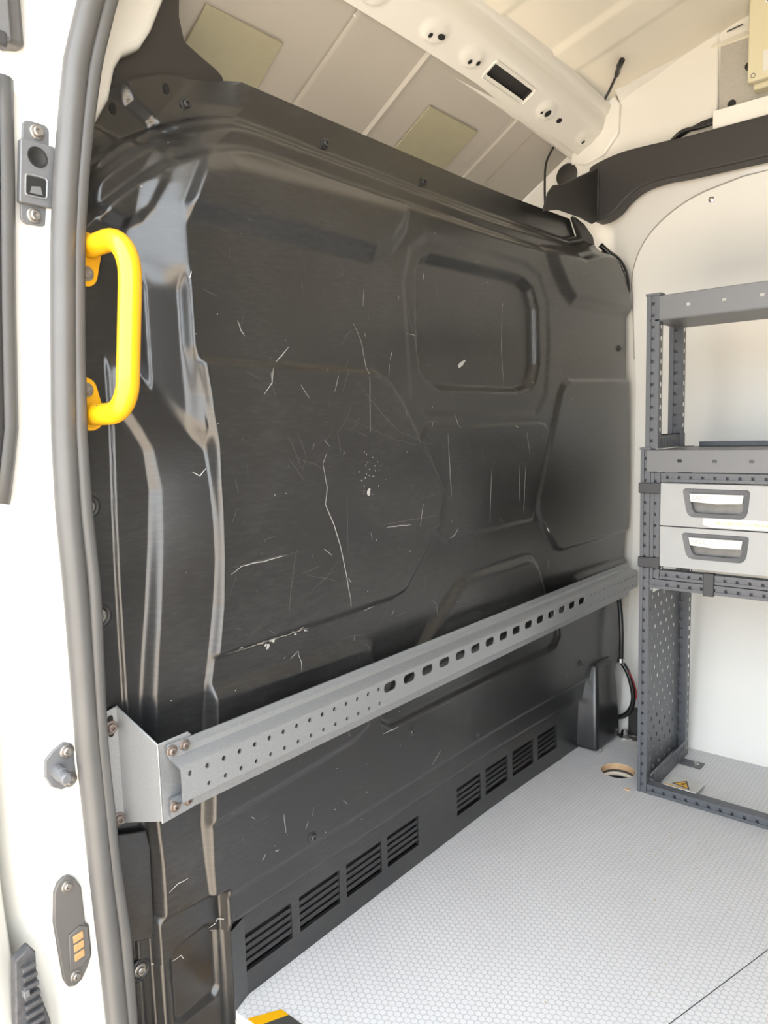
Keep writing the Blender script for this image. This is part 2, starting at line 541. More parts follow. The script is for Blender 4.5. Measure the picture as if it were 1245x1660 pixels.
# front roof over the cab, sloping down forwards
fr = MB()
xs2 = np.linspace(.26, 1.72, 230)
def frz(y): return 1.85 - .61 * (y - .10)
def rib2(x):
    r = 0.005 * float(ss((0.055 - abs(x - 1.43)) / 0.006))
    r += 0.010 * float(ss((0.007 - abs(x - 0.945)) / 0.005))
    r += -0.004 * float(ss((0.004 - abs(x - 0.705)) / 0.003)) + -0.004 * float(ss((0.004 - abs(x - 1.36)) / 0.003))
    return r
fy = [0.06, 0.12, 0.3, 0.5, 0.9]
fv = [(x, y, frz(y) - rib2(x)) for y in fy for x in xs2]
nx = len(xs2)
fr.add(fv, [(j * nx + i, j * nx + i + 1, (j + 1) * nx + i + 1, (j + 1) * nx + i) for j in range(len(fy) - 1) for i in range(nx - 1)])
obj('roof_front', fr, 'roof_shaded', ceiling, smooth=True, auto=30)
for pts in ([(.402, .20), (.59, .20), (.60, .33), (.402, .33)], [(1.06, .178), (1.278, .178), (1.278, .30), (1.06, .30)]):
    pm = MB()
    top = [(x, y, frz(y) - .001) for x, y in pts]; bot = [(x, y - .002, frz(y) - .0055) for x, y in pts]
    pm.add(top + bot, [(0, 1, 2, 3), (7, 6, 5, 4)] + [(i, (i + 1) % 4, 4 + (i + 1) % 4, 4 + i) for i in range(4)])
    o = obj('damping_pad', pm, 'pad', ceiling, bevel=0.0015)

# roof bow: pressed cross beam with stamped seats and a long slot
def crown(x): return -0.030 * ((x - 0.86) / 0.86) ** 2 * (1 if x > .86 else .6) + 0.006
prof = [(.118, 1.846), (.106, 1.842), (.100, 1.850), (.090, 1.852), (.083, 1.842), (.076, 1.847), (.012, 1.884), (.002, 1.899), (-.006, 1.931), (-.014, 1.936), (-.022, 1.958)]
bx = np.linspace(.2, 1.725, 150)
SEATS = [(0.70, .045), (0.905, .045), (1.055, .045), (1.425, .045), (1.66, .040)]
bw = MB()
fine = []
for i in range(len(prof) - 1):
    a, b = prof[i], prof[i + 1]
    k = 14 if i == 5 else 2
    for j in range(k): fine.append((a[0] + (b[0] - a[0]) * j / k, a[1] + (b[1] - a[1]) * j / k, i == 5))
fine.append((*prof[-1], False))
SLOT = (1.135, 1.318, .030, .060)
vs = []
bxx = sorted(set([round(float(x), 4) for x in bx] + list(SLOT[:2])))
for (y, z, face) in fine:
    for x in bxx:
        dz = 0
        if face:
            for sx, sy in SEATS:
                d = math.hypot((x - sx) / 1.05, (y - sy) / .62)
                dz -= 0.007 * float(ss((0.040 - d) / .012))
        vs.append((x, y, z + crown(x) + dz))
nx = len(bxx)
fs = []
for j in range(len(fine) - 1):
    for i in range(nx - 1):
        ym = (fine[j][0] + fine[j + 1][0]) / 2; xm = (bxx[i] + bxx[i + 1]) / 2
        if fine[j][2] and SLOT[0] < xm < SLOT[1] and SLOT[2] < ym < SLOT[3]: continue
        fs.append((j * nx + i, j * nx + i + 1, (j + 1) * nx + i + 1, (j + 1) * nx + i))
bw.add(vs, fs)
bow = obj('roof_bow', bw, 'white', ceiling, smooth=True, auto=50)
hm = MB()
def bow_z(x, y):
    t = (y - .076) / (.012 - .076)
    return 1.847 + (1.884 - 1.847) * t + crown(x)
bown = Vector((0, -0.5, -0.866))
hole_list = [(1.052, .05, .006, .006, 1), (1.078, .044, .006, .006, 1), (.895, .05, .006, .006, 1), (.925, .042, .007, .012, 1), (1.405, .05, .005, .005, 1), (1.428, .044, .011, .011, 1), (1.50, .046, .008, .012, 0), (1.655, .046, .006, .006, 1)]
for x, y, r1, r2, seat in hole_list:
    c = Vector((x, y, bow_z(x, y) - .0078 * seat)) + bown * .0006
    u = Vector((1, 0, 0)); w = Vector((0, .866, -.5))
    lp = [c + u * r2 * math.cos(2 * math.pi * k / 14) + w * r1 * math.sin(2 * math.pi * k / 14) for k in range(14)]
    hm.add(lp, [tuple(range(14))])
obj('bow_hole', hm, 'dark', bow)
hm = MB()
sx0, sx1, sy0, sy1 = SLOT[0] - .006, SLOT[1] + .006, SLOT[2] - .006, SLOT[3] + .006
q4 = [(sx0, sy0), (sx1, sy0), (sx1, sy1), (sx0, sy1)]
hm.add([(x, y, bow_z(x, y) + .0008) for x, y in q4] + [(x, y + .006, bow_z(x, y) + .012) for x, y in q4], [(4, 5, 6, 7)] + [(i, (i + 1) % 4, 4 + (i + 1) % 4, 4 + i) for i in range(4)])
obj('bow_slot_blackout', hm, 'trim', bow)  # dark box added behind the slot so its inside looks unlit
# raised lip around the slot
hm = MB()
def lipp(x, y): return (x, y, bow_z(x, y) - .0015)
lo = [lipp(*p) for p in rrect(SLOT[0] - .008, SLOT[1] + .008, SLOT[2] - .007, SLOT[3] + .007, .008)]
hm.tube(lo + lo[:1], .0022, 6, False)
obj('slot_lip', hm, 'white', bow, smooth=True)
# end gusset of the bow on the side wall
gm = MB()
gp = [(.11, 1.80), (.06, 1.785), (.0, 1.80), (-.045, 1.85), (-.05, 1.93), (-.03, 1.965), (.02, 1.93), (.1, 1.86)]
gm.prism(gp, 'x', 1.698, 1.722)
obj('bow_gusset', gm, 'white', bow, bevel=.006, seg=3)
gm = MB(); gm.add([(1.672, .060, 1.838), (1.700, .060, 1.836), (1.704, .034, 1.852), (1.676, .034, 1.854)], [(0, 1, 2, 3)])
obj('bow_window', gm, 'handle_grey', bow)

# upper body skin on the far side: stamped panel, flange, zinc plate
up_ = MB()
poly = [(.16, 1.70), (-.32, 1.70), (-.32, 2.035), (-.295, 2.045), (-.14, 1.99), (-.085, 1.973), (-.04, 1.95), (.0, 1.86), (.11, 1.80), (.16, 1.79)]
up_.prism(poly, 'x', 1.708, 1.73)
obj('upper_panel', up_, 'white', wall_far, bevel=.006, seg=3)
fm = MB()
fpts = [(-.045, 1.957), (-.085, 1.975), (-.14, 1.992), (-.22, 2.025), (-.30, 2.047), (-.32, 2.049)]
for i in range(len(fpts) - 1):
    (y0, z0), (y1, z1) = fpts[i], fpts[i + 1]
    fm.add([(1.711, y0, z0 - .02), (1.711, y1, z1 - .02), (1.67, y1, z1 + .008), (1.67, y0, z0 + .004), (1.67, y1, z1 + .012), (1.67, y0, z0 + .008)], [(0, 1, 2, 3), (3, 2, 4, 5)])
obj('panel_flange', fm, 'white', wall_far, smooth=False)
rm = MB()
for (y0, z0, y1, z1) in ((-.30, 2.02, -1.6, 2.14),):
    rm.add([(1.712, y0, z0 - .02), (1.712, y1, z0 - .02), (1.70, y1, ceil_z(y1) - .02), (1.70, y0, ceil_z(y0) - .025)], [(0, 1, 2, 3)])
obj('roof_rail', rm, 'roof', wall_far)
rm = MB()
for k in range(6):
    y0 = -.34 - k * .075; z = 2.028 + k * .008
    rm.add([(1.704, y0, z), (1.704, y0 - .04, z + .005), (1.7035, y0 - .04, z + .009), (1.7035, y0, z + .004)], [(0, 1, 2, 3)])
obj('rail_slot', rm, 'clip', wall_far)

# zinc mounting plate
zp = tag(obj('mounting_plate', MB().box(1.704, 1.7065, -.325, -.80, 1.815, 1.998), 'felt', bevel=.001), 'grey speckled metal mounting plate behind the cream electrical box', 'plate')
for y, z in ((-.398, 1.925), (-.357, 1.842), (-.55, 1.842)):
    obj('plate_hole', MB().lathe([(.011, 0), (.011, .0015), (.0, .0016)], 16, 'x', (1.704, y, z)), 'ink', zp, smooth=True, auto=30)
# cable cover strip below the plate
tr = thing('cable_cover', 'cream flat cover strip under the grey mounting plate', 'cover', (1.70, -.55, 1.78))
obj('cover_face', MB().box(1.672, 1.704, -.318, -.85, 1.778, 1.826), 'panel', tr, bevel=.002)
obj('cover_lip', MB().box(1.69, 1.706, -.325, -.85, 1.768, 1.776), 'handle_grey', tr)
# electrical box
eb = thing('electrical_box', 'cream electrical junction box with a printed rating label', 'junction box', (1.66, -.55, 1.85))
obj('box_body', MB().box(1.665, 1.704, -.418, -.72, 1.846, 2.085), 'cream', eb, bevel=.004)
obj('box_lid', MB().box(1.640, 1.664, -.410, -.73, 1.858, 2.095), 'cream', eb, bevel=.004, seg=3)
for y in (-.424, -.715):
    for z in (1.872, 2.080):
        mb = MB().lathe([(.006, 0), (.006, .001), (.0045, .001), (.004, -.002)], 14, 'x', (1.640, y, z))
        obj('lid_screw', mb, 'handle_grey', eb, smooth=True, auto=30)
lab = obj('rating_label', MB().box(1.6392, 1.640, -.447, -.60, 2.035, 2.085), 'paper', eb)
mb = MB()
yb0, yb1, zb0, zb1 = -.452, -.595, 2.039, 2.081
for (a, b, c, d) in ((yb0, yb1, zb1, zb1 - .0012), (yb0, yb1, zb0, zb0 + .0012), (yb0, yb0 - .0012, zb0, zb1), (yb1, yb1 + .0012, zb0, zb1)):
    mb.add([(1.6388, a, c), (1.6388, b, c), (1.6388, b, d), (1.6388, a, d)], [(0, 1, 2, 3)])
for k in range(5):
    z = 2.073 - k * .0065
    mb.add([(1.6388, -.458, z), (1.6388, -.50 - .012 * (k % 3), z), (1.6388, -.50 - .012 * (k % 3), z - .002), (1.6388, -.458, z - .002)], [(0, 1, 2, 3)])
obj('label_print', mb, 'ink', lab)
obj('side_label', MB().box(1.6392, 1.640, -.447, -.52, 1.875, 1.925), 'paper', eb)

sk = MB().box(-.15, 1.95, -3.3, .95, 2.25, 2.3)
tag(obj('trim_3', sk, 'white'), 'outer white roof skin of the van', 'roof', kind='structure')
# ---- rear, door side and cab enclosure (behind the camera)
tag(obj('wall_rear', MB().box(-.15, 1.9, -3.25, -3.2, -.05, 2.2), 'white'), 'white rear end of the van behind the viewer', 'wall', kind='structure')
ds = MB().box(-.10, -.02, -3.2, -1.45, -.6, 2.2)
tag(obj('wall_left', ds, 'white'), 'white van side behind the open sliding door', 'wall', kind='structure')
hd = MB().box(-.12, .10, -1.45, .30, 1.86, 2.2)
tag(obj('trim_1', hd, 'white', bevel=.02), 'white header of the side door opening', 'door header', kind='structure')
cb = MB().box(-.1, 1.86, .9, .93, -.3, 2.0)
tag(obj('trim_2', cb, 'trim'), 'dark cab space in front of the bulkhead', 'cab', kind='structure')

# ---- door pillar (white, lit from outside)
PL = [(-.75, -.095), (.15, -.088), (.27, -.096), (.41, -.101), (.68, -.099), (.90, -.090), (1.01, -.068), (1.17, -.058), (1.33, -.046), (1.48, -.036), (1.58, -.015), (1.75, .02), (2.0, .06)]
SL = [(-.75, -.008), (.11, -.011), (.27, -.018), (.37, -.020), (.57, -.025), (.79, -.027), (.90, -.028), (1.01, -.024), (1.134, -.015), (1.258, -.005), (1.341, .005), (1.424, .018), (1.507, .031), (1.596, .059), (1.70, .105), (1.86, .20)]
SR = [(-.75, .026), (.08, .026), (.25, .026), (.355, .019), (.55, .014), (.785, .019), (.894, .014), (1.008, .015), (1.137, .024), (1.265, .034), (1.35, .045), (1.436, .059), (1.523, .078), (1.616, .108), (1.70, .15), (1.86, .25)]
pz = np.linspace(-.7, 1.95, 110)
pm = MB(); vs = []
for z in pz:
    xl = float(tab(z, PL)); xs_ = float(tab(z, SL)); xr = float(tab(z, SR))
    sec = [(xl - .030, .35), (xl - .022, .16), (xl - .010, .105), (xl + .004, .082), (xl + .018, .070), (xl + .026, .0625), (xl + .034, .060), (xs_ - .006, .060), (xs_ + .002, .056), (xs_ + .012, .050), (xr, .050), (xr + .012, .058), (xr + .02, .072), (xr + .022, .16), (xr + .022, .35)]
    vs += [(a, b, z) for a, b in sec]
k = 15
pm.add(vs, [(j * k + i, j * k + i + 1, (j + 1) * k + i + 1, (j + 1) * k + i) for j in range(len(pz) - 1) for i in range(k - 1)])
pillar = tag(obj('door_pillar', pm, 'white', smooth=True, auto=50), 'white painted door pillar left of the black bulkhead', 'pillar', kind='structure')
# inner body corner above the bulkhead
im = MB().prism([(.055, 1.36), (.082, 1.40), (.115, 1.47), (.14, 1.512), (.153, 1.56), (.168, 1.585), (.20, 1.607), (.222, 1.64), (.25, 1.70), (.30, 1.90), (.02, 1.90), (.04, 1.6)], 'y', .105, .30)
obj('inner_corner', im, 'white', pillar, bevel=.012, seg=4)
cm = MB().prism([(.11, 1.40), (.37, 1.56), (.385, 1.632), (.372, 1.641), (.33, 1.655), (.305, 1.665), (.297, 1.70), (.315, 1.95), (.20, 1.95), (.12, 1.55)], 'y', .135, .40)
tag(obj('cab_trim', cm, 'trim', bevel=.006, seg=3), 'black plastic cab lining beside the top corner of the bulkhead', 'trim', kind='structure')

# rubber door seal: bulb and lip
seal = thing('door_seal', 'grey rubber seal running up the edge of the door pillar', 'seal', (0, .03, -.6))
zz = np.linspace(-.6, 1.9, 90)
bulb = [(float(tab(z, SL)) * .66 + float(tab(z, SR)) * .34, .030, z) for z in zz]
lip = [(float(tab(z, SL)) * .14 + float(tab(z, SR)) * .86 + .0015 * math.sin(z * 9), .029, z) for z in zz]
obj('seal_bulb', MB().tube(bulb, .0165, 16), 'rubber', seal, smooth=True)
obj('seal_lip', MB().tube(lip, .0115, 14), 'rubber', seal, smooth=True)

# ---- front door beyond the pillar
dm = MB()
dz = np.linspace(-.6, .905, 30); vs = []
for z in dz:
    xl = float(tab(z, PL)) - .012 - .012 * float(ss((.5 - abs(z - .45)) / .4))
    vs += [(xl - .30, .03, z), (xl - .05, .045, z), (xl - .012, .06, z), (xl - .004, .075, z), (xl - .004, .30, z)]
dm.add(vs, [(j * 5 + i, j * 5 + i + 1, (j + 1) * 5 + i + 1, (j + 1) * 5 + i) for j in range(len(dz) - 1) for i in range(4)])
tag(obj('door_1', dm, 'white', smooth=True, auto=50), 'white front door skin at the far left edge', 'door', kind='structure')
wm = thing('window_channel', 'dark rubber window channel along the front door edge', 'door trim', (-.09, .08, .91))
wp = [(float(tab(z, PL)) - .004, .064, z) for z in np.linspace(.915, 1.47, 12)]
obj('channel', MB().tube(wp, .014, 10), 'rubber', wm, smooth=True)
wp = [(float(tab(z, PL)) - .024, .058, z) for z in np.linspace(.915, 1.47, 12)]
obj('inner_channel', MB().tube(wp, .013, 10), 'clip', wm, smooth=True)
wm = thing('roof_channel', 'dark strip with bracket at the upper left corner', 'door trim', (-.03, .07, 1.5))
obj('channel', MB().box(-.075, -.010, .055, .09, 1.515, 1.80), 'rubber', wm, bevel=.006, seg=3)
obj('channel_lip', MB().box(-.05, -.03, .048, .057, 1.515, 1.80), 'plate', wm, bevel=.003)
obj('bracket', MB().box(-.055, -.037, .045, .06, 1.503, 1.522), 'clip', wm, bevel=.003)

# ================================================================== BULKHEAD
ul_bulge = [(0.277, 1.429), (0.722, 1.448), (0.711, 1.412), (0.673, 1.369), (0.612, 1.338), (0.245, 1.339), (0.15, 1.335), (0.17, 1.40)]
ml_panel = [(0.150, 1.115), (0.611, 1.112), (0.661, 1.088), (0.706, 1.042), (0.839, 0.851), (0.838, 0.812), (0.794, 0.759), (0.691, 0.659), (0.649, 0.65), (0.211, 0.64), (0.15, 0.64)]
window_p = [(0.77, 1.329), (0.782, 1.352), (0.815, 1.365), (1.12, 1.371), (1.20, 1.368), (1.245, 1.350), (1.270, 1.304), (1.274, 1.16), (1.255, 1.118), (1.233, 1.10), (1.173, 1.089), (0.84, 1.088), (0.80, 1.10), (0.775, 1.124), (0.766, 1.175)]
window_o = [(0.715, 1.30), (0.74, 1.37), (0.80, 1.405), (0.862, 1.412), (1.206, 1.412), (1.28, 1.39), (1.32, 1.33), (1.327, 1.212), (1.31, 1.08), (1.262, 1.03), (0.78, 1.03), (0.733, 1.06)]
ur_bulge = [(1.321, 1.461), (1.345, 1.42), (1.375, 1.388), (1.405, 1.36), (1.442, 1.341), (1.95, 1.341), (1.95, 1.50), (1.567, 1.50)]
r_panel = [(1.99, 1.136), (1.425, 1.121), (1.395, 1.108), (1.375, 1.081), (1.309, 0.913), (1.258, 0.80), (1.256, 0.775), (1.276, 0.738), (1.354, 0.655), (1.385, 0.645), (1.99, 0.651)]
c_panel = [(0.78, 1.001), (1.27, 1.005), (1.30, 1.0), (1.326, 0.98), (1.254, 0.791), (1.235, 0.748), (0.88, 0.743), (0.85, 0.738), (0.81, 0.768), (0.83, 0.851), (0.75, 0.96)]
arch = [(0.66, 0.475), (0.722, 0.515), (0.881, 0.63), (0.91, .64), (0.952, 0.643), (1.197, 0.648), (1.225, .64), (1.253, 0.614), (1.291, 0.53), (1.323, 0.462), (1.33, .44), (.64, .44)]
corner_r = [(1.444, 0.44), (1.450, 0.535), (1.465, .547), (1.517, 0.552), (1.799, 0.553), (1.99, 0.553), (1.99, 0.44)]
under_p = [(0.608, 0.392), (0.615, 0.414), (0.65, 0.425), (1.374, 0.425), (1.38, 0.395), (1.36, 0.372), (1.323, 0.365), (0.637, 0.370)]
low_band = [(.15, .585), (.545, .575), (.575, .56), (.575, .44), (.15, .44)]
low_mid = [(.15, .36), (.40, .375), (.52, .385), (.56, .40), (.58, .44), (.15, .44)]
square_p = [(0.100, 0.152), (0.112, 0.163), (0.172, 0.170), (0.184, 0.163), (0.189, 0.150), (0.187, 0.047), (0.178, 0.036), (0.112, 0.030), (0.101, 0.040)]
lobe1 = [(0.071, 1.335), (0.078, 1.366), (0.09, 1.41), (0.107, 1.438), (0.133, 1.453), (0.165, 1.450), (0.198, 1.438), (0.198, 1.42), (0.177, 1.393), (0.150, 1.34), (0.135, 1.322), (0.11, 1.312), (.084, 1.318)]
lobe2 = [(0.07, 1.462), (0.12, 1.468), (0.19, 1.455), (0.222, 1.452), (0.242, 1.470), (0.235, 1.485), (0.213, 1.509), (0.180, 1.523), (0.165, 1.56), (0.155, 1.65), (.0, 1.65), (.0, 1.47)]

def bulk_y(x, z):
    x = np.asarray(x, float); z = np.asarray(z, float)
    x, z = np.broadcast_arrays(x, z)
    yA = .055
    # lower profile: narrow step, swelling side, shallow face, narrow step to the main panel
    x1 = tab(z, [(.16, .076), (.32, .078), (.58, .063), (.775, .065), (.888, .068), (1.01, .073), (1.06, .072)])
    x2 = tab(z, [(.2, .083), (.247, .084), (.39, .088), (.60, .100), (.664, .108), (.733, .118), (.835, .130), (.916, .137), (.978, .131), (1.01, .114), (1.038, .095), (1.06, .077), (1.10, .06)])
    x2 = np.maximum(x2, x1 + .016)
    x3 = tab(z, [(.2, .168), (.29, .163), (.36, .162), (.50, .174), (.555, .178), (.595, .180), (.665, .192), (.724, .202), (.80, .212), (.88, .213), (.975, .210), (1.05, .206)])
    d3 = tab(z, [(.2, .010), (.29, .014), (.36, .018), (.55, .016), (.585, .010), (.61, .009), (.64, .008), (.72, .007), (.80, .003), (.86, .004), (.92, .009), (.97, .017), (1.0, .022), (1.05, .024)])
    c2 = tab(z, [(.2, .022), (.7, .024), (.8, .027), (.9, .032), (.98, .037), (1.05, .038)])
    w3 = tab(z, [(.2, .008), (.36, .014), (.55, .012), (.60, .008), (.66, .012), (.72, .012), (.80, .006), (.92, .008), (1.05, .016)])
    low_y = yA - .006 * ss((x - x1) / .006 + .5)
    low_y = low_y - .006 * np.clip((x - x1) / (x2 - x1), 0, 1) ** 2 - (.043 - c2) * ss((x - x2 + .014) / .016)
    low_y = low_y - (c2 - d3) * np.clip((x - x2) / (x3 - x2), 0, 1)
    low_y = low_y - d3 * ss((x - x3) / w3)
    # upper profile: broad slope to the main panel, with a flatter channel beside the handle
    xs_ = tab(z, [(1.0, .120), (1.30, .118), (1.38, .140), (1.45, .185), (1.52, .23), (1.6, .30)])
    xe_ = tab(z, [(1.0, .206), (1.06, .208), (1.118, .200), (1.137, .194), (1.21, .193), (1.346, .190), (1.42, .225), (1.47, .28), (1.55, .36)])
    tu = np.clip((x - xs_) / (xe_ - xs_), 0, 1)
    up_y = yA * (1 - (.55 * ss(tu) + .45 * tu))
    ch_y = yA - .020 * ss((x - .129) / .012 + .5) - .014 * np.clip((x - .133) / .048, 0, 1) - .021 * ss((x - .180) / np.maximum(xe_ - .180, .012))
    wc_ = ss((1.262 - z) / .045)
    up_y = up_y * (1 - wc_) + ch_y * wc_
    zb = np.where(x < .121, 1.086 + (.121 - x) * .6, 1.086 - (x - .121) * 1.07)
    tz = ss((z - zb) / .034 + .5)
    y = low_y * (1 - tz) + up_y * tz
    wD = ss((z - .98) / .09)
    xD = xe_ * wD + (x3 + w3 * .6) * (1 - wD)
    md = ss((x - xD) / .010 + .5)
    # gentle bow towards the cargo at the far end
    y = y - .03 * ss((x - 1.0) / .8)
    # top flange folds, bending down round the corner
    zc = z + 1.7 * np.maximum(.36 - x, 0) ** 2 - .25 * np.maximum(x - 1.50, 0)
    y = y + .016 * ss((zc - 1.452) / .020) + .022 * ss((zc - 1.492) / .022) + .020 * ss((zc - 1.520) / .012)
    def rise(poly, h, w, mask=1.0):
        nonlocal y
        y = y - h * ss(.5 - sdpoly(x, z, poly) / w) * mask
    rise(ul_bulge, .022, .042, md)
    rise(ml_panel, .010, .013, md)
    rise(window_o, -.003, .02)
    rise(window_p, -.020, .022)
    rise(ur_bulge, .020, .036)
    rise(r_panel, .010, .012)
    rise(c_panel, .003, .008)
    rise(arch, .018, .026)
    rise(corner_r, .012, .02)
    rise(under_p, -.010, .014)
    rise(low_band, .012, .030, md)
    rise(low_mid, .008, .016, md)
    up_ok = ss((z - 1.2) / .05)
    y = y - .016 * up_ok * ss(.5 - sdpoly(x, z, lobe1) / .022)
    y = y + .013 * up_ok * ss((1.560 - z) / .04) * ss(.5 - sdpoly(x, z, lobe2) / .014)
    # ledge above the vents and the lower left panel
    y = y + .010 * ss((.222 - z) / .012) * ss((x - .195) / .02) + .012 * ss((.165 - z) / .02) * ss((x - .195) / .02)
    low = ss((.235 - z) / .016) * ss((.203 - x) / .006)
    ylow = .055 - .006 * ss((x - .050) / .008) - .020 * ss((x - .074) / .012) + .009 * ss(.5 - sdpoly(x, z, square_p) / .010)
    y = y * (1 - low) + ylow * low
    # far edge returns towards the cab
    xe = tab(z, XR)
    y = y + .05 * ss((x - (xe - .016)) / .016) ** 2
    return y
XR = [(-.2, 1.70), (.0, 1.735), (.196, 1.782), (.446, 1.79), (.55, 1.82), (.66, 1.832), (.867, 1.838), (1.127, 1.828), (1.358, 1.818), (1.429, 1.783), (1.49, 1.695), (1.536, 1.60), (1.59, 1.56)]
XL = [(-.6, .02), (.2, .008), (.4, .005), (.7, -.002), (1.0, -.002), (1.2, .012), (1.328, .046), (1.41, .057), (1.449, .078), (1.493, .11), (1.533, .148), (1.558, .186), (1.584, .243), (1.592, .27)]

def patch(mb, x0f, x1f, z0, z1, nx, nz, dense_left=True):
    zs = np.linspace(z0, z1, nz)
    if dense_left:
        t = np.linspace(0, 1, nx)
        u = np.concatenate([np.linspace(0, .16, int(nx * .32), endpoint=False), np.linspace(.16, 1, nx - int(nx * .32))])
    else: u = np.linspace(0, 1, nx)
    Z, U = np.meshgrid(zs, u, indexing='ij')
    X0 = np.array([x0f(z) for z in zs])[:, None]; X1 = np.array([x1f(z) for z in zs])[:, None]
    X = X0 + (X1 - X0) * U
    Y = bulk_y(X, Z)
    vs = np.stack([X, Y, Z], -1).reshape(-1, 3)
    n = len(u)
    fs = [(j * n + i, j * n + i + 1, (j + 1) * n + i + 1, (j + 1) * n + i) for j in range(nz - 1) for i in range(n - 1)]
    mb.add(vs, fs)
bk = MB()
patch(bk, lambda z: float(tab(z, XL)), lambda z: float(tab(z, XR)), .150, 1.592, 440, 380)
patch(bk, lambda z: float(tab(z, XL)), lambda z: .2030, -.30, .150, 60, 110, False)
patch(bk, lambda z: 1.43, lambda z: float(tab(z, XR)), -.02, .150, 60, 40, False)
bulk = obj('wall_front', bk, 'bulkhead', smooth=True)
tag(bulk, 'black moulded steel bulkhead with pressed panels and scratches', 'bulkhead', kind='structure')

# vent panel along the floor
VY0 = float(bulk_y(.3, .15)); 
def vent_y(x, z): return float(bulk_y(x, .150)) 
vp = MB()
GX = [(.242 + .131 * k, .353 + .131 * k) for k in range(4)] + [(.902 + .131 * k, 1.008 + .131 * k) for k in range(4)]
edges = [.203]
for a, b in GX: edges += [a, b]
edges.append(1.43)
VZ0, VZ1 = .045, .116
for i in range(len(edges) - 1):
    a, b = edges[i], edges[i + 1]
    for (za, zb) in ((-.02, VZ0), (VZ0, VZ1), (VZ1, .150)):
        if za == VZ0 and i % 2 == 1:
            # reveal of the opening
            ya, yb = vent_y(a, 0), vent_y(b, 0); d = .008
            vp.add([(a, ya, za), (b, yb, za), (b, yb + d, za), (a, ya + d, za), (a, ya, zb), (b, yb, zb), (b, yb + d, zb), (a, ya + d, zb)], [(0, 1, 2, 3), (4, 7, 6, 5), (0, 3, 7, 4), (1, 5, 6, 2)])
            continue
        vp.add([(a, vent_y(a, za), za), (b, vent_y(b, za), za), (b, vent_y(b, zb), zb), (a, vent_y(a, zb), zb)], [(0, 1, 2, 3)])
vent_panel = obj('vent_panel', vp, 'bulkhead', bulk)
slat = MB()
L_ = .1075
sp = [(.0, -.0042), (.0022, -.0046), (.0046, .0022), (.0016, .0030)]
vs = [(-L_ / 2 - .002, p[0], p[1]) for p in sp] + [(L_ / 2 + .002, p[0], p[1]) for p in sp]
slat.add(vs, [(0, 1, 2, 3), (7, 6, 5, 4)] + [(i, (i + 1) % 4, 4 + (i + 1) % 4, 4 + i) for i in range(4)])
slat_me = slat.mesh('slat'); slat_me.materials.append(M['bulkhead'])
for a, b in GX:
    for k in range(4):
        xm = (a + b) / 2
        o = place(slat_me, 'slat', bulk, (xm, vent_y(xm, 0) + .0015, VZ0 + .0145 + k * .0142))
        o.scale = ((b - a) / L_ * 1.0, 1, 1)
obj('vent_blackout', MB().box(.205, 1.50, .045, .047, -.02, .16), 'dark', bulk)  # dark sheet added behind the vents to keep light from leaking through

# corner cover at the far floor end
cc = MB().prism([(0, 0), (0, -.068), (.002, -.068)], 'z', 0, .001) if False else MB()
cpoly_b = [(1.522, .02), (1.526, -.066), (1.690, -.071), (1.72, .02)]
cpoly_t = [(1.535, .02), (1.540, -.058), (1.690, -.062), (1.72, .02)]
vs = [(x, y, .001) for x, y in cpoly_b] + [(x, y, .165) for x, y in cpoly_t] + [(1.575, .02, .262), (1.580, -.040, .258), (1.69, -.045, .255), (1.72, .02, .258)]
fs = []
for l in range(2):
    for i in range(4): fs.append((l * 4 + i, l * 4 + (i + 1) % 4, l * 4 + 4 + (i + 1) % 4, l * 4 + 4 + i))
fs += [(3, 2, 1, 0), (8, 9, 10, 11)]
cc.add(vs, fs)
cover = obj('corner_cover', cc, 'bulkhead', bulk, bevel=.012, seg=4)
place(BOLT_CHROME, 'bolt', bulk, (1.533, -.071, .010), scale=.8)

# bolts on the bulkhead face
def on_bulk(x, z, d=0.0): return (x, float(bulk_y(x, z)) - d, z)
for x, z in ((.704, .337), (.969, .237), (.396, .235), (.866, 1.545), (.556, 1.545), (.275, 1.545), (1.75, 1.229), (1.50, .28)):
    place(BOLT_DARK, 'bolt', bulk, on_bulk(x, z, -.001))
for x, z in ((.063, 1.368), (.029, .899), (.035, .734), (.056, .150)):
    place(BOLT_STEEL, 'bolt', bulk, on_bulk(x, z, -.001))
    wsh = MB().lathe([(.019, -.001), (.019, .0005), (.0165, .0028), (.0125, .0012), (.012, .0)], 22, 'y', on_bulk(x, z))
    obj('bolt_boss', wsh, 'black', bulk, smooth=True)
hm = MB()
for x, z in ((.245, 1.562), (.154, 1.508)):
    c = on_bulk(x, z, .001)
    hm.add([(c[0] + .006 * math.cos(a), c[1], c[2] + .009 * math.sin(a)) for a in np.linspace(0, 2 * math.pi, 14, endpoint=False)], [tuple(range(14))])
obj('flange_hole', hm, 'dark', bulk)

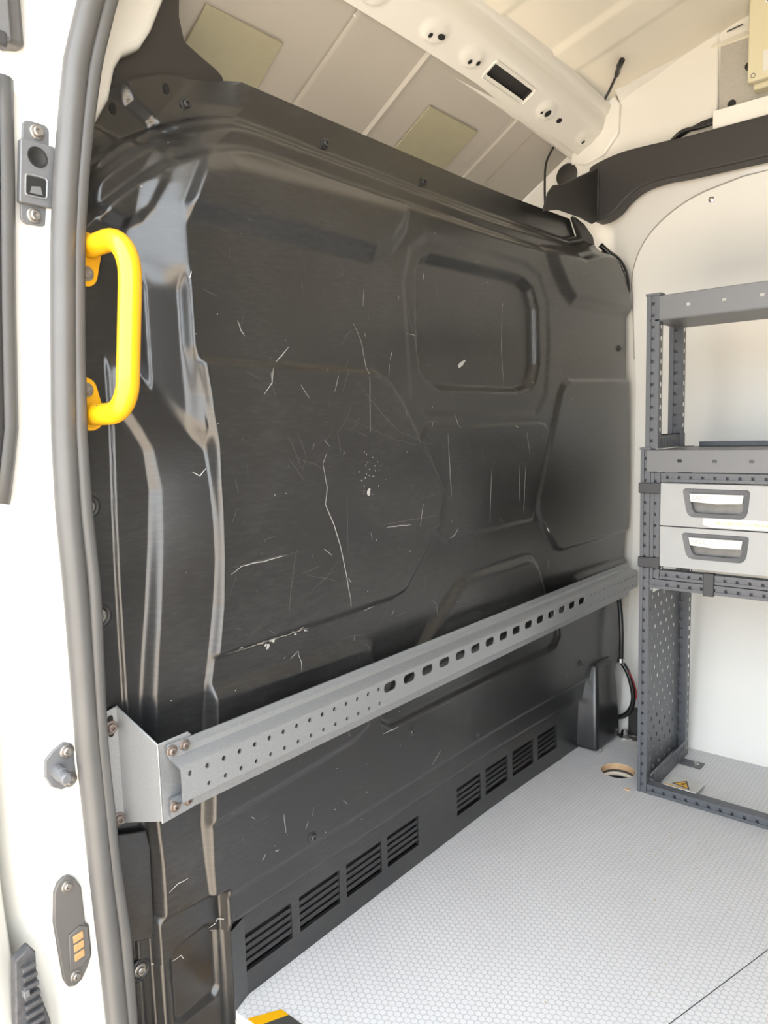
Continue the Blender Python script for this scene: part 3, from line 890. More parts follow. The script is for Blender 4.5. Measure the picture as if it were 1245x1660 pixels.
# scratches: scored lines that follow the pressed surface
sw = MB(); sd_ = MB()
def scratch(mb, pts, w):
    P_ = []
    for i in range(len(pts) - 1):
        a, b = np.array(pts[i]), np.array(pts[i + 1])
        k = max(2, int(np.linalg.norm(b - a) / .012))
        for j in range(k): P_.append(a + (b - a) * j / k)
    P_.append(np.array(pts[-1])); P_ = np.array(P_)
    if len(P_) > 2: P_[1:-1] += rng.normal(0, .0005, P_[1:-1].shape)
    t = np.gradient(P_, axis=0); nrm = np.stack([-t[:, 1], t[:, 0]], 1); nrm /= (np.linalg.norm(nrm, axis=1)[:, None] + 1e-9)
    ww = w * (.35 + .65 * np.sin(np.linspace(.15, math.pi - .15, len(P_))))[:, None] * .5
    A = P_ + nrm * ww; B_ = P_ - nrm * ww
    ya = bulk_y(A[:, 0], A[:, 1]) - .0006; yb = bulk_y(B_[:, 0], B_[:, 1]) - .0006
    vs = [(a[0], y_, a[1]) for a, y_ in zip(A, ya)] + [(a[0], y_, a[1]) for a, y_ in zip(B_, yb)]
    n = len(P_)
    mb.add(vs, [(i, i + 1, n + i + 1, n + i) for i in range(n - 1)])
SCRATCHES = [
    ([(0.461, 0.958), (0.45, 0.939), (0.459, 0.895), (0.453, 0.864), (0.474, 0.824), (0.493, 0.768), (0.505, 0.712), (0.516, 0.649)], 0.0016, 0),
    ([(0.512, 0.879), (0.508, 0.766)], 0.0011, 1),
    ([(0.277, 1.182), (0.283, 1.167), (0.29, 1.158)], 0.0016, 0),
    ([(0.387, 1.147), (0.368, 1.13), (0.356, 1.12)], 0.0016, 0),
    ([(0.557, 1.202), (0.577, 1.172), (0.589, 1.122), (0.585, 0.995)], 0.0011, 0),
    ([(0.341, 1.108), (0.336, 1.084), (0.317, 1.063)], 0.0013, 0),
    ([(0.858, 0.986), (0.863, 0.906), (0.868, 0.842)], 0.0013, 0),
    ([(1.041, 0.894), (1.029, 0.763)], 0.0012, 0),
    ([(1.17, 0.897), (1.172, 0.802)], 0.0014, 0),
    ([(1.2, 0.892), (1.19, 0.773)], 0.0012, 0),
    ([(1.207, 0.982), (1.222, 0.922)], 0.0012, 0),
    ([(0.752, 0.837), (0.739, 0.789)], 0.0012, 0),
    ([(1.001, 0.962), (1.0, 0.92)], 0.001, 1),
    ([(1.138, 1.309), (1.131, 1.19), (1.141, 1.099)], 0.0011, 0),
    ([(0.725, 1.26), (0.755, 1.174), (0.767, 1.13)], 0.0012, 1),
    ([(0.67, 1.156), (0.664, 1.14)], 0.0016, 0),
    ([(0.661, 1.131), (0.658, 1.106)], 0.0012, 0),
    ([(0.214, 0.64), (0.262, 0.638), (0.303, 0.639), (0.407, 0.639)], 0.0013, 0),
    ([(0.23, 0.771), (0.252, 0.781), (0.348, 0.784)], 0.0012, 0),
    ([(0.227, 0.782), (0.385, 0.787)], 0.0008, 1),
    ([(0.377, 0.791), (0.359, 0.727), (0.351, 0.672)], 0.0011, 1),
    ([(0.389, 1.0), (0.409, 0.955), (0.397, 0.928)], 0.0009, 1),
    ([(0.367, 0.995), (0.388, 0.956), (0.396, 0.934)], 0.0009, 1),
    ([(0.491, 0.997), (0.5, 0.957)], 0.0011, 1),
    ([(0.379, 0.603), (0.382, 0.582), (0.375, 0.569)], 0.0013, 0),
    ([(0.359, 0.593), (0.379, 0.603)], 0.0013, 0),
    ([(0.496, 0.598), (0.531, 0.595), (0.564, 0.59)], 0.001, 1),
    ([(0.365, 0.957), (0.402, 0.911)], 0.0008, 1),
    ([(0.402, 0.74), (0.476, 0.717)], 0.0008, 1),
    ([(0.385, 0.745), (0.437, 0.753)], 0.0009, 1),
    ([(0.814, 1.335), (0.813, 1.322)], 0.0014, 0),
    ([(0.786, 1.176), (0.752, 1.196), (0.723, 1.197)], 0.0011, 0),
    ([(0.893, 0.767), (0.878, 0.751), (0.86, 0.747)], 0.0018, 0),
    ([(0.779, 0.971), (0.814, 0.881)], 0.0008, 1),
    ([(0.893, 1.027), (0.903, 1.003), (0.91, 0.999)], 0.0014, 0),
    ([(1.173, 1.096), (1.196, 1.084)], 0.0016, 0),
    ([(1.151, 0.999), (1.166, 0.994)], 0.002, 0),
    ([(1.298, 0.719), (1.311, 0.705)], 0.002, 0),
    ([(0.212, 1.224), (0.239, 1.216)], 0.0012, 1),
    ([(0.193, 1.248), (0.19, 1.238)], 0.0012, 0),
    ([(0.616, 0.807), (0.795, 0.807)], 0.0012, 1),
    ([(0.626, 0.8), (0.707, 0.797)], 0.0013, 0),
    ([(0.561, 0.639), (0.59, 0.642)], 0.0012, 0),
    ([(0.657, 0.605), (0.699, 0.61)], 0.0009, 1),
    ([(0.187, 0.941), (0.198, 0.934), (0.209, 0.945)], 0.0014, 0),
    ([(0.327, 0.311), (0.33, 0.274)], 0.0012, 0),
    ([(0.273, 0.249), (0.28, 0.257)], 0.0015, 0),
    ([(0.312, 0.25), (0.303, 0.251)], 0.0015, 0),
    ([(0.378, 0.258), (0.387, 0.272)], 0.001, 0),
    ([(0.776, 0.232), (0.813, 0.256)], 0.0014, 0),
    ([(0.608, 0.365), (0.658, 0.364)], 0.0014, 0),
    ([(0.099, 0.272), (0.115, 0.28), (0.133, 0.281)], 0.0012, 0),
    ([(0.18, 0.157), (0.193, 0.171), (0.204, 0.171)], 0.0014, 0),
    ([(0.105, 0.141), (0.123, 0.141), (0.128, 0.132)], 0.0014, 0),
    ([(0.521, 1.159), (0.534, 1.177), (0.551, 1.189)], 0.001, 1),
    ([(0.55, 1.091), (0.635, 1.019), (0.673, 0.994)], 0.0007, 1),
    ([(0.574, 1.068), (0.673, 0.994), (0.801, 0.961)], 0.0009, 1),
    ([(0.526, 1.02), (0.673, 0.975), (0.801, 0.953)], 0.0007, 1),
]
for pts, w, dim in SCRATCHES: scratch(sd_ if dim else sw, pts, w)
for k in range(110):
    x = rng.uniform(.23, 1.45); z = rng.uniform(.25, 1.35)
    if rng.random() < .6: x = rng.uniform(.23, .9)
    a = rng.normal(math.pi / 2, .7); l = rng.gamma(1.5, .011)
    scratch(sw if rng.random() < .40 else sd_, [(x, z), (x + l * math.cos(a), z + l * math.sin(a))], rng.uniform(.0005, .0011))
for k in range(36):
    x = rng.uniform(.22, 1.2); z = rng.uniform(.25, 1.3)
    a = rng.normal(.5, .5); l = rng.uniform(.02, .09)
    scratch(sd_, [(x, z), (x + l * math.cos(a) * .6, z + l * math.sin(a) * .5), (x + l * math.cos(a), z + l * math.sin(a))], rng.uniform(.0004, .0008))
def blot(mb, cx, cz, rx, rz, rot=0, n=11):
    pts = []
    for k in range(n):
        a = 2 * math.pi * k / n; r = rng.uniform(.55, 1.1)
        u = rx * r * math.cos(a); v = rz * r * math.sin(a)
        pts.append((cx + u * math.cos(rot) - v * math.sin(rot), cz + u * math.sin(rot) + v * math.cos(rot)))
    mb.add([(p[0], float(bulk_y(p[0], p[1])) - .0008, p[1]) for p in pts], [tuple(range(n))])
blot(sw, .955, 1.147, .019, .007, .45)
blot(sw, .575, .878, .006, .009)
for k in range(26): blot(sw, .575 + rng.normal(0, .016), .915 + rng.normal(0, .022), rng.uniform(.0008, .002), rng.uniform(.0008, .0025))
for k in range(22): blot(sw, .235 + rng.uniform(0, .17), .640 + rng.normal(0, .003), rng.uniform(.001, .004), rng.uniform(.0008, .0022))
for k in range(5): blot(sw, .302 + rng.uniform(0, .03), .632 + rng.normal(0, .003), rng.uniform(.003, .005), rng.uniform(.002, .004))
for k in range(130): blot(sw if k % 2 else sd_, rng.uniform(.1, 1.5), rng.uniform(.2, 1.5), rng.uniform(.0006, .0016), rng.uniform(.0006, .0016), n=6)
tag(obj('scratch_marks', sw, 'scratch', bulk), kind='stuff')
tag(obj('scuff_marks', sd_, 'scratch_dim', bulk), kind='stuff')

# patch plate at the lower left of the bulkhead
fp = MB().prism([(.022, .397), (.078, .380), (.083, .352), (.080, .208), (.074, .198), (.036, .212), (.028, .226)], 'y', .041, .045)
obj('cover_flap', fp, 'bulkhead', bulk, bevel=.002)

# ================================================================== RACK RAIL ON THE BULKHEAD
rail = thing('load_rail', 'long perforated galvanised rail bolted across the black bulkhead', 'rail', (.9, -.05, .43))
KX = .973
RX0, RX1 = .058, 1.755
RB, RF = -.064, -.096        # back flange plane, front face plane
ZT, ZU, ZL, ZB = .555, .531, .476, .447
rm = MB()
def strip(pts):   # pts (y,z) polyline extruded along x
    n = len(pts)
    vs = [(RX0, y, z) for y, z in pts] + [(RX1, y, z) for y, z in pts]
    rm.add(vs, [(i, i + 1, n + i + 1, n + i) for i in range(n - 1)])
strip([(RB + .003, ZT), (RB, ZT), (RB, ZU + .012), (RB - .006, ZU + .006), (RF + .004, ZU), (RF + .001, ZU - .002), (RF, ZU - .005)])
strip([(RF, ZL + .004), (RF + .002, ZL + .001), (RF + .006, ZL), (RB - .004, ZL), (RB, ZL - .004), (RB, ZB), (RB + .003, ZB)])
strip([(RB + .003, ZB), (RB + .003, ZL - .002), (RF + .003, ZL + .003)])
strip([(RF + .003, ZU - .004), (RB + .003, ZU + .010), (RB + .003, ZT)])
zm = .500
t3 = lambda u, v, w: (u, RF + w, v)
# upper row: round holes then slots
cells = [RX0]; holes = {}
def addcell(a, b, loop):
    if a > cells[-1] + 1e-6: cells.append(a)
    holes[len(cells) - 1] = loop; cells.append(b)
xh = .074
while xh < .500:
    addcell(xh - .012, xh + .012, circ(xh, .5175, .0041, 10)); xh += .0297
for k in range(15):
    c = .5236 + k * .0591
    addcell(c - .028, c + .028, rrect(c - .019, c + .019, .5045, .5225, .0082, 4))
xh = 1.392
while xh < 1.735:
    addcell(xh - .008, xh + .008, circ(xh, .5175, .003, 8)); xh += .0214
cells.append(RX1)
plate_holes(rm, cells, holes, zm, ZU - .005, t3, .003)
cells = [RX0]; holes = {}
xh = .105
while xh < .500:
    addcell(xh - .012, xh + .012, circ(xh, .490, .0035, 10)); xh += .0297
xh = 1.392
while xh < 1.735:
    addcell(xh - .008, xh + .008, circ(xh, .490, .0026, 8)); xh += .0214
cells.append(RX1)
plate_holes(rm, cells, holes, ZL + .004, zm, t3, .003)
obj('rail_body', rm, 'galv', rail, smooth=True, auto=25)
# bracket: flange on the pillar side, tapering web, front flange behind the rail
bm_ = MB()
BX = .066; t = .003
bm_.prism([(.024, .588), (.0485, .593), (.0485, .404), (.028, .408)], 'y', .050, .050 - t)
bm_.prism([(.050, .593), (-.060, .560), (-.060, .444), (.050, .404)], 'x', .046, .046 + t)
bm_.prism([(.046, .560), (.098, .562), (.104, .556), (.104, .450), (.098, .443), (.046, .440)], 'y', -.060, -.060 + t)
obj('bracket', bm_, 'galv', rail, bevel=.0012)
for x, z in ((.035, .563), (.036, .416)):
    place(BOLT_RUST, 'bolt', rail, (x, .047, z), scale=1.0)
for x, z in ((.066, .545), (.088, .546), (.066, .4605), (.088, .4615)):
    place(BOLT_RUST, 'bolt', rail, (x, RB, z), scale=.85)
hm = MB(); 
hm.prism(rrect(.0305, .0395, .548, .582, .0044), 'y', .0469, .0467)
obj('bracket_slot', hm, 'dark', rail)

# ================================================================== YELLOW GRAB HANDLE
hy = float(bulk_y(.045, 1.15))
grab = thing('grab_handle', 'yellow painted grab handle bolted beside the door pillar', 'handle', (.06, hy, 1.05))
HXs = .053; HF = hy - .113
path = [(HXs, hy - .001, 1.268), (HXs, hy - .022, 1.268)]
for k in range(9):
    a = math.pi / 2 * k / 8
    path.append((HXs, HF + .052 - .052 * math.sin(a) , 1.268 - .050 * (1 - math.cos(a))))
for z in np.linspace(1.20, 1.10, 5): path.append((HXs - .012 * (1.21 - z) / .12, HF, z))
for k in range(9):
    a = math.pi / 2 * (1 - k / 8)
    path.append((HXs - .013, HF + .052 - .052 * math.sin(a), 1.032 + .050 * (1 - math.cos(a))))
path += [(HXs - .013, hy - .022, 1.032), (HXs - .013, hy - .001, 1.032)]
obj('grip', MB().tube(path, .0155, 20), 'yellow', grab, smooth=True)
for zc_, s, xo in ((1.268, -1, .0), (1.032, 1, -.013)):
    pts = []
    cxh = HXs + xo
    def arc(cx, cz, r, a0, a1, n=9): return [(cx + r * math.cos(math.radians(a0 + (a1 - a0) * k / n)), cz + r * math.sin(math.radians(a0 + (a1 - a0) * k / n))) for k in range(n + 1)]
    c2 = (cxh - .004, zc_ + s * .036)
    if s < 0: pts = arc(cxh, zc_, .023, -10, 190) + arc(c2[0], c2[1], .018, 190, 350)
    else: pts = arc(cxh, zc_, .023, 170, 370) + arc(c2[0], c2[1], .018, 10, 170)
    obj('mounting_flange', MB().prism(pts, 'y', hy + .004, hy - .006), 'yellow', grab, bevel=.0015)
    mb = MB(); mb.tube([(cxh, hy - .006, zc_), (cxh, hy - .010, zc_)], [.019, .016], 20)
    obj('weld_collar', mb, 'yellow', grab, smooth=True, auto=40)
    place(BOLT_STEEL, 'bolt', grab, (c2[0], hy - .006, c2[1]), scale=1.0)
obj('paint_chip', MB().box(HXs - .024, HXs - .022, hy - .045, hy - .043, 1.0435, 1.0445), 'ink', grab)

# ================================================================== DOOR PILLAR FITTINGS
PYF = .060
sp_ = thing('striker_plate', 'grey lock striker plate with round and square sockets on the pillar', 'lock plate', (-.01, PYF, 1.35))
def shear(pts, z0=1.35, k=.10): return [(x + (z - z0) * k, z) for x, z in pts]
obj('base_plate', MB().prism(shear(rrect(-.028, .008, 1.288, 1.424, .009)), 'y', PYF + .001, PYF - .003), 'plate', sp_, bevel=.001)
body = shear(rrect(-.033, .013, 1.313, 1.396, .003))
pm_ = MB()
obj('socket_body', MB().prism(body, 'y', PYF, PYF - .010), 'plate', sp_, bevel=.0015)
ring = MB(); c0 = (-.008, PYF - .0102, 1.376)
ring.lathe([(.0135, -.0), (.0135, .0006), (.010, .0006), (.0095, 0.0002), (0.0, .0002)], 20, 'y', c0)
obj('round_socket', ring, 'ink', sp_, smooth=True, auto=40)
obj('square_socket', MB().prism(shear(rrect(-.024, .001, 1.325, 1.349, .003)), 'y', PYF - .0100, PYF - .0106), 'ink', sp_)
obj('socket_latch', MB().prism(shear([(-.020, 1.327), (-.003, 1.327), (-.006, 1.338), (-.018, 1.336)]), 'y', PYF - .0106, PYF - .0110), 'handle_grey', sp_)
lp = [(x, PYF - .0104, z) for x, z in shear(rrect(-.026, .003, 1.323, 1.351, .004))]
obj('socket_rim', MB().tube(lp + lp[:1], .0012, 6, False), 'galv', sp_, smooth=True)
for x, z in ((-.003, 1.411), (-.016, 1.300)):
    place(BOLT_STEEL, 'screw', sp_, (x, PYF - .003, z), scale=.95)

st = thing('door_stop', 'dark steel locating pin on a small bolted plate, pillar', 'pin', (-.04, PYF, .52))
obj('pin_plate', MB().prism([(-.062, .545), (-.050, .555), (-.034, .562), (-.022, .556), (-.018, .54), (-.018, .505), (-.026, .495), (-.042, .493), (-.056, .503), (-.064, .52)], 'y', PYF, PYF - .005), 'plate', st, bevel=.0015)
mb = MB(); mb.tube([(-.047, PYF - .004, .524), (-.047, PYF - .020, .522), (-.048, PYF - .021, .522), (-.048, PYF - .034, .5205), (-.048, PYF - .037, .5205)], [.010, .010, .0085, .0085, .006], 18)
obj('pin', mb, 'plate', st, smooth=True, auto=40)
for x, z in ((-.031, .548), (-.030, .504)): place(BOLT_STEEL, 'bolt', st, (x, PYF - .005, z), scale=1.0)

ct = thing('contact_plate', 'dark plastic plate with three copper door contacts on the pillar', 'contact plate', (-.045, PYF, .28))
cpoly = [(-.066, .345), (-.060, .357), (-.050, .362), (-.042, .361), (-.034, .352), (-.026, .335), (-.024, .275), (-.019, .270), (-.018, .222), (-.026, .205), (-.036, .191), (-.047, .187), (-.057, .192), (-.063, .208), (-.070, .300)]
obj('plate_body', MB().prism(cpoly, 'y', PYF, PYF - .007), 'contact_plate', ct, bevel=.002)
obj('contact_block', MB().prism([(-.052, .272), (-.034, .278), (-.022, .271), (-.021, .224), (-.034, .214), (-.054, .216)], 'y', PYF - .007, PYF - .010), 'contact_plate', ct, bevel=.0015)
for z in (.263, .2485, .234):
    obj('copper_contact', MB().prism([(-.046, z - .006), (-.031, z - .0045), (-.031, z + .0065), (-.046, z + .005)], 'y', PYF - .010, PYF - .0112), 'copper', ct, bevel=.0004)
for x, z in ((-.047, .347), (-.045, .203)): place(BOLT_STEEL, 'screw', ct, (x, PYF - .006, z), scale=.8)

# black connector block low on the front door edge
cn = thing('hinge_housing', 'dirty black ribbed plastic guide block at the lower left corner', 'guide block', (-.12, .03, .15))
obj('housing', MB().prism([(-.134, .290), (-.113, .300), (-.106, .288), (-.108, .235), (-.094, .175), (-.088, .10), (-.13, .06), (-.140, .2)], 'y', .050, .034), 'dirt', cn, bevel=.002)
for k in range(9):
    z = .275 - k * .014
    obj('rib', MB().box(-.128, -.110 + .001 * k, .026, .034, z - .003, z + .003), 'dirt', cn, bevel=.001)
obj('clip', MB().box(-.130, -.122, .024, .034, .236, .246), 'handle_grey', cn, bevel=.001)

# ================================================================== FAR CORNER: DUCT TRIM, FLAP, CABLES
dt = thing('duct_trim', 'long black plastic trim duct under the roof edge at right', 'trim', (1.69, -.3, 1.62))
top = [(.030, 1.745), (.020, 1.762), (-.03, 1.774), (-.09, 1.780), (-.20, 1.777), (-.30, 1.774), (-.9, 1.775)]
botm = [(-.9, 1.668), (-.30, 1.672), (-.20, 1.676), (-.13, 1.668), (-.085, 1.645), (-.055, 1.618), (-.02, 1.603), (.010, 1.602), (.026, 1.615)]
top = [(p.x, p.y) for p in catmull([(a, b, 0) for a, b in top], 4)]; botm = [(p.x, p.y) for p in catmull([(a, b, 0) for a, b in botm], 4)]
obj('duct_shell', MB().prism(top + botm, 'x', 1.655, 1.715), 'trim', dt, bevel=.016, seg=4)
obj('end_cap', MB().box(1.650, 1.71, -.492, -.50, 1.665, 1.780), 'trim', dt, bevel=.003)
fl_ = thing('corner_flap', 'black plastic gusset flap above the far end of the bulkhead', 'gusset', (1.5, .0, 1.57))
obj('flap', MB().prism([(1.315, 1.560), (1.345, 1.615), (1.374, 1.640), (1.42, 1.652), (1.662, 1.755), (1.654, 1.60), (1.62, 1.585), (1.536, 1.588), (1.403, 1.582)], 'y', .004, -.002), 'trim', fl_, bevel=.002)
obj('flap_edge', MB().tube([(1.664, -.002, 1.765), (1.655, -.002, 1.745), (1.652, -.002, 1.60)], .004, 8), 'trim', fl_, smooth=True)
obj('pinch_strip', MB().prism([(1.53, 1.595), (1.60, 1.585), (1.66, 1.56), (1.70, 1.49), (1.735, 1.44), (1.72, 1.43), (1.66, 1.50), (1.58, 1.54)], 'y', .03, .015), 'trim', fl_, bevel=.004)
gr = MB().lathe([(.036, 0), (.036, .004), (.030, .007), (.0, .008)], 24, 'x', (1.712, .125, 1.772))
tag(obj('grommet', gr, 'trim', smooth=True, auto=40), 'round black rubber grommet behind the gusset flap', 'grommet')
tag(obj('antenna_cable', MB().tube(catmull([(1.64, .125, 1.86), (1.615, .12, 1.835), (1.56, .118, 1.772), (1.546, .116, 1.706), (1.538, .11, 1.62)], 6), .0035, 8), 'gloss_black', smooth=True), 'thin black cable hanging behind the end of the roof bow', 'cable')
rc = thing('roof_cable', 'short black cable with a connector sticking out from the roof bow', 'cable', (1.6, -.07, 1.95))
obj('lead', MB().tube(catmull([(1.665, -.012, 1.935), (1.655, -.022, 1.940), (1.63, -.046, 1.947), (1.599, -.072, 1.955), (1.575, -.09, 1.958)], 6), .004, 8), 'gloss_black', rc, smooth=True)
obj('connector', MB().tube([(1.578, -.088, 1.957), (1.565, -.097, 1.960), (1.551, -.106, 1.963), (1.545, -.110, 1.964), (1.527, -.125, 1.968)], [.006, .008, .0065, .009, .008], 10), 'gloss_black', rc, smooth=True, auto=40)
cd = thing('wiring_conduit', 'black wiring conduit looping beside the far edge of the bulkhead', 'conduit', (1.70, -.07, .06))
obj('conduit_pipe', MB().tube(catmull([(1.735, -.040, .525), (1.728, -.043, .47), (1.708, -.060, .40), (1.70, -.067, .33), (1.70, -.067, .245)], 6), .0075, 10), 'gloss_black', cd, smooth=True)
obj('lower_loop', MB().tube(catmull([(1.70, -.067, .245), (1.70, -.093, .201), (1.70, -.108, .134), (1.70, -.095, .085), (1.70, -.065, .058), (1.69, -.03, .062), (1.66, .0, .080)], 8), .008, 10), 'gloss_black', cd, smooth=True)
obj('red_wire', MB().tube(catmull([(1.698, -.070, .245), (1.697, -.102, .20), (1.698, -.118, .15), (1.70, -.112, .12)], 6), .0022, 8), 'red', cd, smooth=True)
obj('clamp', MB().tube([(1.70, -.067, .240), (1.70, -.067, .254)], .012, 14), 'chrome', cd, smooth=True, auto=40)
uc = thing('upper_conduit', 'two black cables bulging out behind the upper far corner of the bulkhead', 'cable', (1.78, -.03, 1.4))
obj('cable', MB().tube(catmull([(1.72, .01, 1.53), (1.745, -.03, 1.49), (1.765, -.045, 1.44), (1.79, -.035, 1.38), (1.80, .0, 1.33)], 6), .010, 10), 'gloss_black', uc, smooth=True)
obj('cable', MB().tube(catmull([(1.70, .01, 1.54), (1.715, -.022, 1.50), (1.735, -.035, 1.45), (1.76, -.03, 1.39), (1.78, .0, 1.34)], 6), .008, 10), 'gloss_black', uc, smooth=True)
bc = thing('cable_bundle', 'bundle of dark cables emerging over the black duct', 'cables', (1.69, -.3, 1.77))
for k in range(3):
    obj('cable', MB().tube(catmull([(1.700 - k * .004, -.16 - .012 * k, 1.768), (1.694 - k * .004, -.23, 1.795 + .002 * k), (1.692 - k * .004, -.28, 1.808 - .005 * k), (1.691 - k * .004, -.316, 1.812 - .006 * k)], 6), .006, 8), 'gloss_black', bc, smooth=True)
# floor corner hardware
kb = tag(obj('kick_board', MB().box(1.715, 1.74, -.085, -.25, .0, .085), 'trim', bevel=.002), 'dark board low on the far wall behind the shelving', 'board')
hw = thing('lashing_eye', 'small greasy metal bolt on the floor in the far corner', 'bolt', (1.69, -.085, 0))
obj('base', MB().lathe([(.022, 0), (.022, .004), (.014, .008), (.0, .008)], 16, 'z', (1.69, -.085, 0)), 'chrome', hw, smooth=True, auto=30)
obj('nut', MB().lathe([(.011, .006), (.011, .018), (.007, .024), (.0, .024)], 6, 'z', (1.69, -.085, 0)), 'chrome', hw)
obj('washer', MB().lathe([(.018, .0), (.018, .003), (.0, .003)], 16, 'z', (1.69, -.125, 0)), 'steel', hw, smooth=True, auto=30)

# ================================================================== SHELVING RACK
rack = thing('shelving_rack', 'dark grey perforated steel shelving rack against the far wall', 'shelving', (1.5, -.55, 0))
XF = 1.373
def post(y0, y1, z0, z1, x0, depth, name='post', side='right', pitch=.0285, through=True):
    """folded post: grooved front with square holes, perforated side flange"""
    mb = MB()
    ys_ = sorted((y0, y1)); ya, yb = ys_[1], ys_[0]     # ya nearer the bulkhead (left in view), yb right
    w = ya - yb; gl, gr_ = ya - w * .36, ya - w * .64; gd = .0035; hw_ = .0035
    def q(a, b, c, d): mb.add([a, b, c, d], [(0, 1, 2, 3)])
    for a, b in ((ya, gl), (gr_, yb)): q((x0, a, z0), (x0, b, z0), (x0, b, z1), (x0, a, z1))
    for g_ in (gl, gr_): q((x0, g_, z0), (x0 + gd, g_, z0), (x0 + gd, g_, z1), (x0, g_, z1))
    z = z0; zs_ = []
    n = int((z1 - z0) / pitch); off = ((z1 - z0) - (n - 1) * pitch) / 2
    cur = z0; hm_ = .0036
    mid = (gl + gr_) / 2
    for k in range(n):
        c = z0 + off + k * pitch
        q((x0 + gd, gl, cur), (x0 + gd, gr_, cur), (x0 + gd, gr_, c - hm_), (x0 + gd, gl, c - hm_))
        cur = c + hm_
    q((x0 + gd, gl, cur), (x0 + gd, gr_, cur), (x0 + gd, gr_, z1), (x0 + gd, gl, z1))
    # left side and right side flange with slots
    q((x0, ya, z0), (x0 + depth, ya, z0), (x0 + depth, ya, z1), (x0, ya, z1))
    xa, xb = x0 + depth * .45, x0 + depth * .72
    for a, b in ((x0, xa), (xb, x0 + depth)): q((a, yb, z0), (b, yb, z0), (b, yb, z1), (a, yb, z1))
    cur = z0
    for k in range(n):
        c = z0 + off + k * pitch
        q((xa, yb, cur), (xb, yb, cur), (xb, yb, c - .005), (xa, yb, c - .005)); cur = c + .005
    q((xa, yb, cur), (xb, yb, cur), (xb, yb, z1), (xa, yb, z1))
    # back flange stub and groove shadow
    q((x0 + depth, ya, z0), (x0 + depth, ya - w * .3, z0), (x0 + depth, ya - w * .3, z1), (x0 + depth, ya, z1))
    q((x0 + .012, ya, z0), (x0 + .012, yb, z0), (x0 + .012, yb, z1), (x0 + .012, ya, z1))
    return obj(name, mb, 'rack', rack)
def hrail(y0, y1, z0, z1, x0, depth, name='rail', pitch=.0285):
    mb = MB(); h = z1 - z0
    def q(a, b, c, d): mb.add([a, b, c, d], [(0, 1, 2, 3)])
    g0, g1 = z0 + h * .33, z0 + h * .67; gd = .0025
    for a, b in ((z0, g0), (g1, z1)): q((x0, y0, a), (x0, y1, a), (x0, y1, b), (x0, y0, b))
    for g_ in (g0, g1): q((x0, y0, g_), (x0, y1, g_), (x0 + gd, y1, g_), (x0 + gd, y0, g_))
    L2 = abs(y1 - y0); n = int(L2 / pitch); cur = y0
    for k in range(n):
        c = y0 - (k + .6) * pitch
        q((x0 + gd, cur, g0), (x0 + gd, c + .0036, g0), (x0 + gd, c + .0036, g1), (x0 + gd, cur, g1)); cur = c - .0036
    q((x0 + gd, cur, g0), (x0 + gd, y1, g0), (x0 + gd, y1, g1), (x0 + gd, cur, g1))
    q((x0, y0, z0), (x0, y1, z0), (x0 + depth, y1, z0), (x0 + depth, y0, z0))
    q((x0, y0, z1), (x0, y1, z1), (x0 + depth, y1, z1), (x0 + depth, y0, z1))
    q((x0 + .012, y0, z0), (x0 + .012, y1, z0), (x0 + .012, y1, z1), (x0 + .012, y0, z1))
    return obj(name, mb, 'rack', rack)
YR = -.93
PA0, PA1 = -.247, -.272       # outer front post
PB0, PB1 = -.273, -.297       # inner frame post of the drawer unit
post(PA0, PA1, .0, .928, XF, .030)
post(PB0, PB1, .567, .870, XF + .002, .030)
post(YR, YR - .025, .0, .928, XF, .030)
post(PA0, PA0 - .036, .0, .928, 1.655, .030)
post(YR, YR - .03, .0, .928, 1.655, .030)
# upper frame
post(-.258, -.290, .931, 1.312, XF, .026)
post(-.252, -.288, .931, 1.300, 1.555, .026)
post(YR + .01, YR - .022, .931, 1.312, XF, .026)
post(YR + .01, YR - .022, .931, 1.300, 1.555, .026)
obj('post_cap', MB().box(XF - .002, XF + .030, PA0 + .002, PA1 - .002, .928, .934), 'rack', rack)
obj('post_cap', MB().box(XF - .002, XF + .030, -.256, -.293, 1.312, 1.318), 'rack', rack)
# shelf at the top: deep tray with punched lip
def lip(z0, z1, y0, slots, name, m_, sz=.004):
    mb = MB(); cells_ = [y0]; holes_ = {}
    for s in slots:
        cells_.append(s + .012); holes_[len(cells_) - 1] = [(s + .0055, (z0 + z1) / 2 - sz), (s - .0055, (z0 + z1) / 2 - sz), (s - .0055, (z0 + z1) / 2 + sz), (s + .0055, (z0 + z1) / 2 + sz)]
        cells_.append(s - .012)
    cells_.append(YR)
    plate_holes(mb, cells_, holes_, z0, z1, lambda u, v, w: (XF - .003 + w, u, v), .003)
    mb.box(XF, XF + .0012, y0, YR, z0, (z0 + z1) / 2 - sz); mb.box(XF, XF + .0012, y0, YR, (z0 + z1) / 2 + sz, z1)
    mb.box(XF - .003, XF + .02, y0, YR, z1 - .0008, z1)
    return obj(name, mb, m_, rack)
lip(1.252, 1.310, -.291, [-.360 - .0815 * k for k in range(7)], 'shelf_lip', 'rack_lip')
obj('shelf_tray', MB().box(XF, 1.575, -.266, YR, 1.250, 1.253).box(1.572, 1.575, -.266, YR, 1.253, 1.30), 'rack_lip', rack)
# bench top
lip(.872, .928, -.264, [-.346 - .0832 * k for k in range(7)], 'bench_lip', 'rack_lip')
obj('bench_top', MB().box(XF, 1.69, -.262, YR, .923, .926), 'rack_lip', rack)
obj('bench_rear_rail', MB().box(1.655, 1.668, -.305, YR, .926, .940), 'rack', rack, bevel=.002)
